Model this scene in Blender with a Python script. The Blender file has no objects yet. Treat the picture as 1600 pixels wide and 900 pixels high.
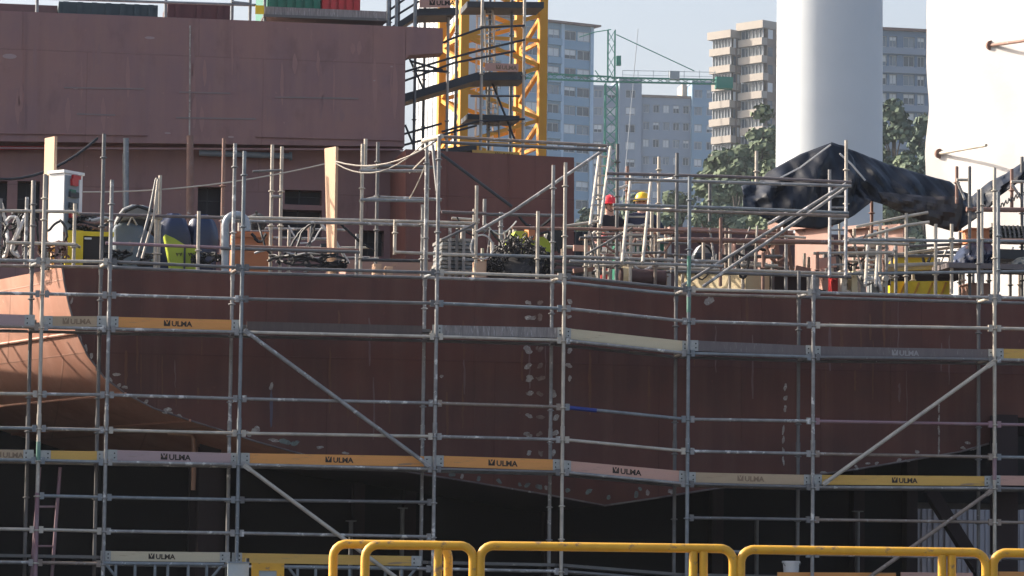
import bpy, math, random
from mathutils import Vector as V3
random.seed(7)
R = math.radians
sc = bpy.context.scene
COL = sc.collection

# ------------------------------------------------------------------ camera
FPX, PITCH, ROLL = 5200.0, math.atan(450/5200), .0125
CAM = V3((0, 0, 1.1))
fwd = V3((0, math.cos(PITCH), math.sin(PITCH)))
up0 = V3((0, -math.sin(PITCH), math.cos(PITCH)))
rt0 = V3((1, 0, 0))
cr = rt0*math.cos(ROLL) + up0*math.sin(ROLL)
cu = up0*math.cos(ROLL) - rt0*math.sin(ROLL)
cd = bpy.data.cameras.new('camera'); cam = bpy.data.objects.new('camera', cd); COL.objects.link(cam)
from mathutils import Matrix
m = Matrix((cr, cu, -fwd)).transposed().to_4x4(); m.translation = CAM
cam.matrix_world = m
cd.sensor_width = 36; cd.lens = 36*FPX/1600; cd.clip_start = .5; cd.clip_end = 5000
sc.camera = cam

def ray(px, py):
    return (fwd + cr*((px-800)/FPX) + cu*((450-py)/FPX))

class Frame:
    """a vertical reference frame: U along the front, V into depth"""
    def __init__(s, o, yaw):
        s.o = V3(o); s.U = V3((math.cos(yaw), math.sin(yaw), 0)); s.V = V3((-math.sin(yaw), math.cos(yaw), 0)); s.yaw = yaw
    def on(s, px, py, v):
        d = ray(px, py); t = ((s.o - CAM).dot(s.V) + v)/d.dot(s.V)
        return CAM + d*t
    def uz(s, px, py, v):
        p = s.on(px, py, v); return (p - s.o).dot(s.U), p.z
    def P(s, u, v, z):
        return V3((s.o.x + s.U.x*u + s.V.x*v, s.o.y + s.U.y*u + s.V.y*v, z))
SH = Frame((0, 50, 0), math.atan(.17))
ZUP = V3((0, 0, 1))

# ------------------------------------------------------------------ mesh building
class MB:
    def __init__(s): s.v = []; s.f = []; s.sm = False
    def add(s, vs, fs):
        o = len(s.v); s.v += [V3(p) for p in vs]; s.f += [tuple(i+o for i in f) for f in fs]; return s
    def quad(s, a, b, c, d): return s.add([a, b, c, d], [(0, 1, 2, 3)])
    def hexa(s, b, t):
        return s.add(list(b)+list(t), [(3,2,1,0),(4,5,6,7),(0,1,5,4),(1,2,6,5),(2,3,7,6),(3,0,4,7)])
    def fbox(s, F, u0, u1, v0, v1, z0, z1):
        return s.hexa([F.P(u0,v0,z0),F.P(u1,v0,z0),F.P(u1,v1,z0),F.P(u0,v1,z0)],[F.P(u0,v0,z1),F.P(u1,v0,z1),F.P(u1,v1,z1),F.P(u0,v1,z1)])
    def pbox(s, x0, y0, x1, y1, v0, v1, F=None, z0=None):
        F = F or SH
        xm, ym = (x0+x1)/2, (y0+y1)/2
        u0, _ = F.uz(x0, ym, v0); u1, _ = F.uz(x1, ym, v0)
        _, zt = F.uz(xm, y0, v0); _, zb = F.uz(xm, y1, v0)
        if z0 is not None: zb = z0
        return s.fbox(F, u0, u1, v0, v1, zb, zt)
    def bar(s, a, b, w, h=None, up=None):
        """rectangular bar from a to b"""
        h = h or w; a = V3(a); b = V3(b); d = (b-a).normalized()
        up = up or (ZUP if abs(d.z) < .95 else V3((1,0,0)))
        x = d.cross(up).normalized(); y = x.cross(d)
        o = [x*(i*w/2)+y*(j*h/2) for i, j in ((-1,-1),(1,-1),(1,1),(-1,1))]
        return s.hexa([a+p for p in o], [b+p for p in o])
    def tube(s, pts, r, n=8, cap=True):
        pts = [V3(p) for p in pts]; k = len(pts)
        rs = r if isinstance(r, (list, tuple)) else [r]*k
        s.sm = True; o = len(s.v); prev = None
        for i, p in enumerate(pts):
            d = (pts[min(i+1,k-1)] - pts[max(i-1,0)]).normalized()
            if prev is None:
                ref = ZUP if abs(d.z) < .9 else V3((1,0,0)); x = d.cross(ref).normalized()
            else:
                x = prev - d*prev.dot(d)
                x = x.normalized() if x.length > 1e-5 else d.orthogonal().normalized()
            prev = x; y = d.cross(x)
            for j in range(n):
                a = 2*math.pi*j/n; s.v.append(p + (x*math.cos(a)+y*math.sin(a))*rs[i])
        for i in range(k-1):
            for j in range(n):
                s.f.append((o+i*n+j, o+i*n+(j+1)%n, o+(i+1)*n+(j+1)%n, o+(i+1)*n+j))
        if cap:
            s.f.append(tuple(o+j for j in reversed(range(n)))); s.f.append(tuple(o+(k-1)*n+j for j in range(n)))
        return s
    def lathe(s, c, prof, n=20, axis=ZUP):
        """prof = [(r, h)...] along axis from c"""
        axis = V3(axis).normalized()
        return s.tube([V3(c)+axis*h for r, h in prof], [max(r, .001) for r, h in prof], n)
    def poly(s, pts, ext):
        """extrude a polygon by vector ext"""
        n = len(pts); pts = [V3(p) for p in pts]; e = V3(ext)
        return s.add(pts+[p+e for p in pts], [tuple(range(n)), tuple(range(2*n-1, n-1, -1))]+[(i, n+i, n+(i+1)%n, (i+1)%n) for i in range(n)])

LOC = {}
def empty(name, loc, label=None, cat=None, group=None):
    o = bpy.data.objects.new(name, None); COL.objects.link(o); o.location = loc; o.empty_display_size = .3
    LOC[o.name] = V3(loc)
    if label: tag(o, label, cat, group)
    return o
def tag(o, label, cat, group=None):
    o['label'] = label; o['category'] = cat
    if group: o['group'] = group
    return o
def build(name, mb, mat, parent=None, loc=None, flip=True):
    """ONE mesh object; vertices are given in world space"""
    L = LOC[parent.name] if parent else (V3(loc) if loc is not None else V3((0,0,0)))
    me = bpy.data.meshes.new(name)
    me.from_pydata([p-L for p in mb.v], [], mb.f); me.update()
    if flip:
        import bmesh
        bm = bmesh.new(); bm.from_mesh(me); bmesh.ops.recalc_face_normals(bm, faces=bm.faces[:]); bm.to_mesh(me); bm.free()
    if mb.sm:
        for p in me.polygons: p.use_smooth = len(p.vertices) <= 4
        try: me.set_sharp_from_angle(angle=R(50))
        except Exception: pass
    me.materials.append(mat)
    o = bpy.data.objects.new(name, me); COL.objects.link(o)
    if parent: o.parent = parent
    else: o.location = L
    LOC[o.name] = L
    return o
def thing(name, mb, mat, label, cat, group=None):
    """a thing that is one mesh, origin at its base centre"""
    xs = [p.x for p in mb.v]; ys = [p.y for p in mb.v]; zs = [p.z for p in mb.v]
    o = build(name, mb, mat, None, ((min(xs)+max(xs))/2, (min(ys)+max(ys))/2, min(zs)))
    return tag(o, label, cat, group)
def struct(name, mb, mat):
    o = build(name, mb, mat); o['kind'] = 'structure'; return o

# ------------------------------------------------------------------ materials
MATS = {}
def mat(name, base, rough=.6, metal=0., c2=None, sc_=4., amt=.5, stretch=(1,1,1), bump=0., bsc=30., c3=None, sc3=12., thr3=.62, spec=.5, grain=0.):
    """principled + two layers of noise; c2 = slow tone drift, c3 = patchy wear"""
    if name in MATS: return MATS[name]
    m = bpy.data.materials.new(name); m.use_nodes = True; nt = m.node_tree; N = nt.nodes; Lk = nt.links
    b = N['Principled BSDF']; b.inputs['Roughness'].default_value = rough; b.inputs['Metallic'].default_value = metal
    b.inputs['Specular IOR Level'].default_value = spec
    tc = N.new('ShaderNodeTexCoord'); mp = N.new('ShaderNodeMapping'); mp.inputs['Scale'].default_value = stretch
    Lk.new(tc.outputs['Object'], mp.inputs['Vector'])
    def noise(scale, det=6):
        n = N.new('ShaderNodeTexNoise'); n.inputs['Scale'].default_value = scale; n.inputs['Detail'].default_value = det
        n.inputs['Roughness'].default_value = .62; Lk.new(mp.outputs[0], n.inputs['Vector']); return n
    def mix(a, bcol, fac):
        x = N.new('ShaderNodeMix'); x.data_type = 'RGBA'
        if isinstance(a, tuple): x.inputs['A'].default_value = (*a, 1)
        else: Lk.new(a, x.inputs['A'])
        x.inputs['B'].default_value = (*bcol, 1); Lk.new(fac, x.inputs['Factor']); return x.outputs['Result']
    def ramp(src, lo, hi, top=1.):
        r = N.new('ShaderNodeMapRange'); r.inputs['From Min'].default_value = lo; r.inputs['From Max'].default_value = hi
        r.inputs['To Max'].default_value = top; Lk.new(src, r.inputs['Value']); return r.outputs[0]
    c2 = c2 or tuple(x*.7 for x in base)
    col = mix(tuple(base), c2, ramp(noise(sc_).outputs['Fac'], .35, .68, amt))
    if c3: col = mix(col, c3, ramp(noise(sc3, 8).outputs['Fac'], thr3, thr3+.07))
    if grain:
        col = mix(col, tuple(x*.55 for x in base), ramp(noise(60).outputs['Fac'], .4, .75, grain))
    Lk.new(col, b.inputs['Base Color'])
    if bump:
        bp = N.new('ShaderNodeBump'); bp.inputs['Strength'].default_value = bump; bp.inputs['Distance'].default_value = .02
        Lk.new(noise(bsc).outputs['Fac'], bp.inputs['Height']); Lk.new(bp.outputs[0], b.inputs['Normal'])
    MATS[name] = m; return m

def plate_paint(name, base, c2, streak, seamw=2.6, seamh=2.2, seam=(.5,), rough=.55):
    """painted ship plate: drift, vertical run marks, faint plate seams and buckling"""
    m = bpy.data.materials.new(name); m.use_nodes = True; nt = m.node_tree; N = nt.nodes; Lk = nt.links
    b = N['Principled BSDF']; b.inputs['Roughness'].default_value = rough; b.inputs['Specular IOR Level'].default_value = .35
    tc = N.new('ShaderNodeTexCoord')
    rot = N.new('ShaderNodeMapping'); rot.inputs['Rotation'].default_value = (0, 0, -SH.yaw); Lk.new(tc.outputs['Object'], rot.inputs['Vector'])
    def nz(scale, st, det=6):
        mp = N.new('ShaderNodeMapping'); mp.inputs['Scale'].default_value = st; Lk.new(rot.outputs[0], mp.inputs['Vector'])
        n = N.new('ShaderNodeTexNoise'); n.inputs['Scale'].default_value = scale; n.inputs['Detail'].default_value = det; n.inputs['Roughness'].default_value = .6
        Lk.new(mp.outputs[0], n.inputs['Vector']); return n.outputs['Fac']
    def rng(s, lo, hi, top=1.):
        r = N.new('ShaderNodeMapRange'); r.inputs['From Min'].default_value = lo; r.inputs['From Max'].default_value = hi; r.inputs['To Max'].default_value = top
        Lk.new(s, r.inputs['Value']); return r.outputs[0]
    def mix(a, bc, f):
        x = N.new('ShaderNodeMix'); x.data_type = 'RGBA'
        if isinstance(a, tuple): x.inputs['A'].default_value = (*a, 1)
        else: Lk.new(a, x.inputs['A'])
        x.inputs['B'].default_value = (*bc, 1); Lk.new(f, x.inputs['Factor']); return x.outputs['Result']
    c = mix(tuple(base), c2, rng(nz(.6, (1,1,1)), .40, .60))
    c = mix(c, streak, rng(nz(1.6, (2.2,1,.16)), .46, .74, .5))
    c = mix(c, tuple(x*.72 for x in base), rng(nz(1.3, (2.5,1,.14), 9), .52, .74, .4))
    c = mix(c, tuple(x*.6 for x in base), rng(nz(2.2, (1,1,.5), 9), .54, .72, .55))
    c = mix(c, tuple(min(1, x*1.9+.02) for x in base), rng(nz(7., (1.6,1,1), 9), .67, .74, .5))
    sp = N.new('ShaderNodeSeparateXYZ'); Lk.new(rot.outputs[0], sp.inputs[0]); cb = N.new('ShaderNodeCombineXYZ')
    Lk.new(sp.outputs['X'], cb.inputs['X']); Lk.new(sp.outputs['Z'], cb.inputs['Y'])
    br = N.new('ShaderNodeTexBrick'); br.inputs['Scale'].default_value = 1; br.inputs['Brick Width'].default_value = seamw; br.inputs['Row Height'].default_value = seamh
    br.inputs['Mortar Size'].default_value = .012; br.inputs['Mortar Smooth'].default_value = .3; br.offset = 0.37
    Lk.new(cb.outputs[0], br.inputs['Vector'])
    c = mix(c, tuple(x*.62 for x in base), rng(br.outputs['Fac'], 0, 1, seam[0]))
    Lk.new(c, b.inputs['Base Color'])
    bp = N.new('ShaderNodeBump'); bp.inputs['Strength'].default_value = .35; bp.inputs['Distance'].default_value = .05
    ad = N.new('ShaderNodeMath'); ad.operation = 'ADD'; Lk.new(nz(.9, (1,1,1), 2), ad.inputs[0]); Lk.new(br.outputs['Fac'], ad.inputs[1])
    Lk.new(ad.outputs[0], bp.inputs['Height']); Lk.new(bp.outputs[0], b.inputs['Normal'])
    return m

M_hull = plate_paint('hull_primer', (.125,.040,.028), (.082,.030,.023), (.17,.075,.055))
M_super = plate_paint('deckhouse_primer', (.275,.148,.130), (.235,.135,.132), (.315,.175,.138), 3.2, 2.4, (.35,))
M_block = plate_paint('block_primer', (.17,.065,.05), (.14,.055,.045), (.20,.085,.065), 2.4, 2.2, (.4,))
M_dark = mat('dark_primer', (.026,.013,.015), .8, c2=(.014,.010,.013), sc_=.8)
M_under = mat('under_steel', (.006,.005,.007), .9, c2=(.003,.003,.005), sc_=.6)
M_interior = mat('dim_interior', (.05,.05,.062), .8, sc_=1.)
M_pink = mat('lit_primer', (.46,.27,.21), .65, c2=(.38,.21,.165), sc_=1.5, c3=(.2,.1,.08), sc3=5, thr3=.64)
galv = dict(rough=.5, metal=.12)
M_g = [mat('galvanised', (.33,.315,.295), c2=(.16,.155,.15), sc_=5, amt=.8, c3=(.66,.64,.60), sc3=7, thr3=.57, bump=.15, **galv),
       mat('galvanised_dusty', (.55,.49,.40), c2=(.30,.265,.22), sc_=4, amt=.8, c3=(.6,.56,.48), sc3=14, thr3=.63, **galv),
       mat('galvanised_blue', (.25,.27,.275), c2=(.13,.145,.155), sc_=5, amt=.8, c3=(.5,.52,.53), sc3=14, thr3=.63, **galv),
       mat('galvanised_dull', (.17,.165,.16), c2=(.10,.095,.092), sc_=5, amt=.8, c3=(.45,.44,.42), sc3=14, thr3=.66, **galv)]
M_g.append(mat('galvanised_rusting', (.30,.24,.19), c2=(.17,.125,.10), sc_=5, amt=.9, c3=(.46,.43,.39), sc3=14, thr3=.6, bump=.15, **galv))
M_rust = mat('rusty_tube', (.22,.12,.09), .75, c2=(.30,.19,.15), sc_=6, c3=(.38,.34,.31), sc3=9, thr3=.62)
M_green = mat('green_tube', (.06,.22,.15), .5, c2=(.22,.30,.26), sc_=2.5, amt=1.)
M_purple = mat('red_oxide_tube', (.25,.13,.15), .6, c2=(.32,.28,.28), sc_=3)
M_dsteel = mat('dark_steel', (.045,.05,.055), .6, c2=(.03,.03,.034), sc_=3)
M_plank = mat('steel_plank', (.15,.145,.135), .6, .2, c2=(.08,.075,.07), sc_=3, c3=(.25,.22,.19), sc3=9)
wood = dict(stretch=(1,1,9), sc_=1.6, rough=.7, grain=.5, c3=(.30,.21,.14), sc3=1.7, thr3=.60)
M_w_orange = mat('board_orange', (.80,.35,.095), c2=(.66,.28,.07), **wood)
M_w_yellow = mat('board_yellow', (.72,.43,.10), c2=(.60,.34,.075), **wood)
M_w_tan = mat('board_tan', (.52,.38,.24), c2=(.42,.30,.18), **wood)
M_w_rosy = mat('board_pink', (.62,.36,.27), c2=(.55,.33,.28), **wood)
M_w_pinkgrey = mat('board_pink_grey', (.46,.32,.31), c2=(.38,.29,.29), **wood)
M_w_cream = mat('board_cream', (.66,.56,.38), c2=(.58,.48,.31), **wood)
M_w_grey = mat('board_grey', (.30,.27,.25), .8, c2=(.17,.15,.145), stretch=(9,9,1), sc_=3.5, amt=1., c3=(.42,.40,.38), sc3=6, thr3=.58)
M_w_brown = mat('board_brown', (.11,.08,.07), .8, c2=(.07,.052,.047), stretch=(9,9,1), sc_=2.5)
M_w_dark = mat('board_weathered', (.17,.14,.135), .8, c2=(.11,.095,.095), stretch=(9,9,1), sc_=3., c3=(.25,.22,.21), sc3=6, thr3=.6)
M_timber = mat('timber', (.62,.40,.26), .75, c2=(.52,.32,.20), stretch=(6,6,.6), sc_=2.5, grain=.3)
M_bracket = mat('bracket_zinc', (.42,.42,.40), .45, .5, c2=(.22,.24,.22), sc_=20)
M_ink = mat('black_ink', (.03,.022,.018), .8, c3=(.45,.24,.09), sc3=38, thr3=.60)
M_ink_f = mat('faded_ink', (.27,.18,.11), .8)
M_yel = mat('yellow_paint', (.66,.35,.02), .5, c2=(.54,.27,.015), sc_=4, amt=.9, c3=(.26,.15,.06), sc3=11, thr3=.585, bump=.15)
M_cry = mat('crane_yellow', (.62,.29,.018), .5, c2=(.50,.22,.02), sc_=2, c3=(.42,.2,.06), sc3=8, thr3=.7)
M_white = mat('white_paint', (.53,.56,.575), .55, c2=(.48,.505,.515), sc_=.4, amt=.6)
M_cab = mat('cabinet_white', (.75,.74,.72), .5, c2=(.65,.64,.62), sc_=3)
M_grey = mat('grey_paint', (.22,.26,.29), .6, c2=(.15,.18,.20), sc_=2)
M_black = mat('black_rubber', (.015,.015,.017), .6)
M_bluedark = mat('blue_plastic', (.012,.025,.075), .35, c2=(.02,.02,.04), sc_=4)
M_lime = mat('lime_plastic', (.42,.50,.03), .5, c2=(.34,.40,.03), sc_=3)
M_yel2 = mat('machine_yellow', (.85,.62,.01), .45, c2=(.7,.46,.01), sc_=2)
M_red = mat('red_paint', (.50,.03,.03), .45, c2=(.36,.03,.035), sc_=3)
M_dgreen = mat('green_paint', (.02,.16,.10), .5, c2=(.02,.11,.075), sc_=2)
M_cream = mat('cream_paint', (.66,.54,.32), .65, c2=(.54,.43,.25), sc_=2, amt=1., c3=(.36,.28,.17), sc3=7, thr3=.68)
M_orange = mat('orange_box', (.55,.20,.08), .65, c2=(.42,.15,.06), sc_=3)
M_rope = mat('pale_rope', (.50,.44,.37), .8)
M_hose = mat('pale_hose', (.6,.58,.55), .6)
M_glass = mat('window_glass', (.06,.08,.10), .12, c2=(.10,.12,.14), sc_=.2)
M_glass2 = mat('window_glass_pale', (.16,.20,.24), .15, c2=(.24,.28,.31), sc_=.3)
M_silver = mat('bright_steel', (.6,.6,.6), .3, .8)
M_skin = mat('skin', (.55,.30,.22), .5)
M_navy = mat('navy_cloth', (.018,.022,.05), .85)
M_blackc = mat('black_cloth', (.022,.018,.022), .85)
M_trou = mat('work_trousers', (.03,.035,.055), .85)

def pick(w=(5,4,2,3,2)):
    w = tuple(w)+(1,)*(5-len(w)); return random.choices(M_g, w)[0]
SKY_STR, SUN_STR, EXPO, HAZE = .15, 4.6, .92, .00013
HAZE_COL = (.84, .92, 1.0, 1)
# ------------------------------------------------------------------ light, sky, air
SUN_EL, SUN_AZ = 30, (-.945, .327)
w = bpy.data.worlds.new('World'); sc.world = w; w.use_nodes = True
nt = w.node_tree; bg = nt.nodes['Background']
sky = nt.nodes.new('ShaderNodeTexSky'); sky.sky_type = 'NISHITA'; sky.sun_disc = False
sky.sun_elevation = R(SUN_EL); sky.sun_rotation = math.atan2(SUN_AZ[0], SUN_AZ[1])
sky.air_density = 1.0; sky.dust_density = 7.0; sky.altitude = 0; sky.ozone_density = 2.5
tcw = nt.nodes.new('ShaderNodeTexCoord'); sxw = nt.nodes.new('ShaderNodeSeparateXYZ'); nt.links.new(tcw.outputs['Generated'], sxw.inputs[0])
mrw = nt.nodes.new('ShaderNodeMapRange'); mrw.interpolation_type = 'SMOOTHSTEP'
for k_, v_ in (('From Min', .04), ('From Max', .30), ('To Min', .8), ('To Max', 0.)): mrw.inputs[k_].default_value = v_
nt.links.new(sxw.outputs['Z'], mrw.inputs['Value'])
mxw = nt.nodes.new('ShaderNodeMix'); mxw.data_type = 'RGBA'; mxw.inputs['B'].default_value = (2.55, 2.68, 2.9, 1)     # pale humid band above the horizon
nt.links.new(mrw.outputs[0], mxw.inputs['Factor']); nt.links.new(sky.outputs[0], mxw.inputs['A'])
nt.links.new(mxw.outputs['Result'], bg.inputs['Color']); bg.inputs['Strength'].default_value = SKY_STR
sl = bpy.data.lights.new('sun', 'SUN'); sl.energy = SUN_STR; sl.angle = R(.5); sl.color = (1, .90, .78)
so = bpy.data.objects.new('sun', sl); COL.objects.link(so)
sd = V3((SUN_AZ[0]*math.cos(R(SUN_EL)), SUN_AZ[1]*math.cos(R(SUN_EL)), math.sin(R(SUN_EL))))
so.rotation_euler = sd.to_track_quat('Z', 'Y').to_euler(); so.location = (-30, 20, 60)
sc.view_settings.view_transform = 'Standard'; sc.view_settings.look = 'None'
sc.view_settings.exposure = EXPO; sc.view_settings.gamma = 1; sc.view_settings.use_curve_mapping = False
sc.cycles.use_denoising = True; sc.cycles.max_bounces = 6; sc.cycles.diffuse_bounces = 3; sc.cycles.volume_bounces = 1
sc.cycles.transparent_max_bounces = 6; sc.cycles.sample_clamp_indirect = 6

gm = MB(); gm.add([(-900,-60,0),(900,-60,0),(900,1500,0),(-900,1500,0)], [(0,1,2,3)])
struct('ground', gm, mat('yard_concrete', (.085,.08,.078), .85, c2=(.06,.056,.054), sc_=.3, c3=(.13,.12,.11), sc3=2.))
if HAZE > 0:
    hm = MB(); hm.add([(-950,-70,-1),(950,-70,-1),(950,1560,-1),(-950,1560,-1),(-950,-70,130),(950,-70,130),(950,1560,130),(-950,1560,130)],
                      [(3,2,1,0),(4,5,6,7),(0,1,5,4),(1,2,6,5),(2,3,7,6),(3,0,4,7)])
    hmat = bpy.data.materials.new('haze'); hmat.use_nodes = True; hn = hmat.node_tree.nodes
    hn.remove(hn['Principled BSDF']); pv = hn.new('ShaderNodeVolumePrincipled')
    pv.inputs['Color'].default_value = HAZE_COL; pv.inputs['Density'].default_value = HAZE; pv.inputs['Anisotropy'].default_value = .4
    hmat.node_tree.links.new(pv.outputs[0], hn['Material Output'].inputs['Volume'])
    ho = build('haze', hm, hmat); ho['kind'] = 'stuff'

# ------------------------------------------------------------------ ship hull section
HV = 1.45                              # hull face, behind the scaffold
ZD = SH.on(800, 437, HV).z             # hull deck level
curve = [(97,417),(101,445),(108,478),(120,520),(137,556),(163,590),(196,615),(240,638),(297,657),(345,672),(400,690),(480,712),(560,727),(660,741),(760,757),(860,774),(945,790),
         (1020,779),(1100,766),(1200,752),(1340,733),(1440,716),(1500,706),(1545,693)]
right = [(1560,652),(1800,656)]
top = [(1800,468),(1560,462),(1270,457),(1060,450),(960,440),(890,436),(780,434),(400,426)]
C3 = [SH.on(x, y, HV) for x, y in curve]
face = C3 + [SH.on(x, y, HV) for x, y in right+top]
e_hull = empty('ship_hull_section', SH.P(0, HV, 0), 'dark red primed ship hull section with curved edge and white patches behind the scaffold', 'ship section')
mb = MB(); n = len(face)
mb.add(face, [tuple(range(n))])
hull_face = build('hull_plating', mb, M_hull, e_hull)
mb = MB(); ext = SH.V*13
low = C3 + [SH.on(x, y, HV) for x, y in right]
for a, b in zip(low[9:-1], low[10:]): mb.quad(a, b, b+ext, a+ext)
tp = [SH.on(x, y, HV) for x, y in top]
for a, b in zip(tp[:-1], tp[1:]): mb.quad(a, b, b+ext, a+ext)
mb.quad(tp[-1], C3[0], C3[0]+ext, tp[-1]+ext)
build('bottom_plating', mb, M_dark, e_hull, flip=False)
# the flared shell that turns away to the left and catches the sun
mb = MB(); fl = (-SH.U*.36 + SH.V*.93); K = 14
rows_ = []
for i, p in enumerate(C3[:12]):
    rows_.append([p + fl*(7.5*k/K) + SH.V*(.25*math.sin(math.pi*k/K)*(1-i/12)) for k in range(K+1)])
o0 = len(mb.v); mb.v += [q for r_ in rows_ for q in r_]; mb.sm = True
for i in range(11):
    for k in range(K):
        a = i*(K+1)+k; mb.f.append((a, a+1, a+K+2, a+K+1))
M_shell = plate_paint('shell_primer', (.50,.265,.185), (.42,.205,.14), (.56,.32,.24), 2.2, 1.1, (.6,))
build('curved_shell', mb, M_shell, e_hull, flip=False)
for i in (3, 6, 8):   # plate edges standing proud on the shell
    mb = MB(); mb.tube([q - SH.V*.03 for q in rows_[i]], .022, 6); build('plate_edge', mb, M_shell, e_hull)
mb = MB(); mb.tube([p - SH.V*.012 for p in C3], .016, 6)
build('weld_seam', mb, mat('ground_weld', (.20,.17,.16), .6, c2=(.07,.045,.045), sc_=2.5, amt=1., c3=(.40,.40,.37), sc3=5, thr3=.6), e_hull)
M_patch = mat('primer_patch', (.42,.37,.32), .7, c2=(.20,.15,.13), sc_=12, amt=1., c3=(.60,.56,.50), sc3=24, thr3=.56)
M_patchg = mat('primer_patch_green', (.20,.25,.22), .7, c2=(.10,.09,.085), sc_=14, amt=1.)
M_patchd = mat('primer_patch_brown', (.25,.17,.13), .7, c2=(.14,.08,.06), sc_=14, amt=1.)
def patch(px, py, w, h, mt=None):
    c = SH.on(px, py, HV-.006); mb = MB(); k = 11; ph = random.random()*6
    pts = []
    for j in range(k):
        a = 2*math.pi*j/k; rr = 1+.3*math.sin(2*a+ph)+random.uniform(-.22,.22)
        pts.append(c + SH.U*(w/104*rr*math.cos(a)) + ZUP*(h/104*rr*math.sin(a)))
    mb.poly(pts, SH.V*.004); build('primer_patch', mb, mt or M_patch, e_hull)
for y in (472, 496, 546, 571, 592, 616, 651, 678, 708):
    for x, ww in ((827, 6.5), (844, 4.5), (889 if y < 600 else 867, 5)):
        if random.random() < .95: patch(x+random.uniform(-2.5,2.5), y+random.uniform(-1.5,1.5), ww*random.uniform(.65,1.25), random.uniform(3.2,5.5), M_patchd if x == 844 else M_patch)
        if random.random() < .5: patch(x+random.uniform(-8,8), y+random.uniform(-4,4), random.uniform(1.5,3), random.uniform(1.2,3), M_patchd)
for x, y in ((706,744),(722,746),(748,750),(780,754),(812,759),(824,760),(842,762),(853,764),(887,768),(920,770),(951,779),(994,775),(1000,766),(1012,772),(1048,770)):
    patch(x, y-2, random.uniform(3,5.5), random.uniform(2.5,5), M_patchg if random.random()<.55 else M_patch)
for x, y in ((1287,738),(1338,729),(1356,724),(1370,724),(1405,719),(1418,720),(1433,706),(1505,700),(1512,692),(1518,702),(1526,700)):
    patch(x, y, random.uniform(3,5), random.uniform(2,3.5))
for y in (605, 622, 638): patch(1227, y, 3, 5)
for y in (672, 688, 705, 720): patch(1224, y, 2, 7)
for y in (636, 655, 672, 690, 703): patch(1467, y, 2, 7)
for x, y, a, b in ((424,604,3,6),(424,640,3,24),(428,688,9,3),(445,690,10,4),(462,692,8,4),(399,672,6,8),(388,678,4,5),(500,699,5,3),(540,708,6,2),(690,588,4,2),(182,585,5,3),(195,605,4,3),(262,640,6,4),(1108,470,6,8),(118,508,2,6),(126,530,2,5),(134,545,3,6),(143,556,2,6),(152,574,3,5),(172,594,4,4),(186,602,3,4),(210,620,5,3),(228,628,4,3),(262,645,7,3),(280,650,5,2.5),(112,470,2,5),(106,462,2,4)):
    patch(x, y, a, b, M_patchg if 440 < x < 470 else (mat('blue_smear', (.10,.085,.12), .6) if b > 20 else M_patch))

def run(px, y0, y1, w, mt, nm):
    pts = []; k = 7; L = []
    for j in range(k+1):
        f = j/k; y = y0+(y1-y0)*f; ww = w*(.5+.5*math.sin(math.pi*f)**.5)*random.uniform(.7,1.2); c = SH.on(px+random.uniform(-.8,.8), y, HV-.004); L.append((c-SH.U*(ww/208), c+SH.U*(ww/208)))
    mb = MB()
    for (a, b), (c, d) in zip(L[:-1], L[1:]): mb.quad(a, b, d, c)
    build(nm, mb, mt, e_hull)
M_run = mat('rust_run', (.16,.065,.035), .8, c2=(.10,.04,.03), sc_=6); M_run2 = mat('pale_run', (.19,.11,.10), .8, c2=(.12,.06,.05), sc_=6)
def yi(T, x):
    for (a, ya), (b, yb) in zip(T[:-1], T[1:]):
        if a <= x <= b: return ya+(yb-ya)*(x-a)/(b-a)
    return T[0][1] if x < T[0][0] else T[-1][1]
for i in range(46):
    x = random.uniform(130, 1540); yt = yi_hull = 440+random.random()*190; ln = random.uniform(25, 110)
    lim = min(690, yi(curve, x)-14)
    if yt > lim-20: continue
    run(x, yt, min(yt+ln, lim), random.uniform(1.5, 5), M_run if i % 3 else M_run2, 'rust_run' if i % 3 else 'pale_run')
for x in (222, 460, 742, 960, 1160, 1392):
    mb = MB(); mb.bar(SH.on(x, 440 if x < 900 else 462, HV-.003), SH.on(x, min(690, yi(curve, x)-4), HV-.003), .018, .012, SH.V); build('plate_weld', mb, M_hull, e_hull)

# ------------------------------------------------------------------ what stands under the hull
e = empty('under_hull_backing', SH.P(-2, 8, 0), 'near black block added to shut out light under the red hull, with upright stiffeners', 'ship block')  # added backing, keeps light from showing behind the hull underside
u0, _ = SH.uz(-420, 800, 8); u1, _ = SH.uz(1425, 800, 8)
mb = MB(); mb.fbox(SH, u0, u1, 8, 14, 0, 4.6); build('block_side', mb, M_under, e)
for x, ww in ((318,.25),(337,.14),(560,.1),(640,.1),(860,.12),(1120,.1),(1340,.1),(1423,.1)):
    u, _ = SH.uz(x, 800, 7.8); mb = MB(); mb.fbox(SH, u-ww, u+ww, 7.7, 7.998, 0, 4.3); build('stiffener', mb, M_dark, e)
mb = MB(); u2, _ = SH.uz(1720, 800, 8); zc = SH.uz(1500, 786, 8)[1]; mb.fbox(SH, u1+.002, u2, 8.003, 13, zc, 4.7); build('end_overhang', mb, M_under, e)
def column(px, w, v, ptop, label, mt=None):
    u, _ = SH.uz(px, 800, v); _, zt = SH.uz(px, ptop, v)
    e = empty('support_column', SH.P(u, v, 0), label, 'column', 'steel support columns')
    mb = MB(); mb.fbox(SH, u-w/2, u+w/2, v-.01, v+.02, .02, zt); mb.fbox(SH, u-w/2, u+w/2, v+.32, v+.35, .02, zt); mb.fbox(SH, u-.015, u+.015, v+.02, v+.32, .02, zt); build('shaft', mb, mt or M_dark, e)
    mb = MB(); mb.fbox(SH, u-w*.7, u+w*.7, v-.1, v+.45, 0, .02); build('base_plate', mb, M_dark, e)
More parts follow.
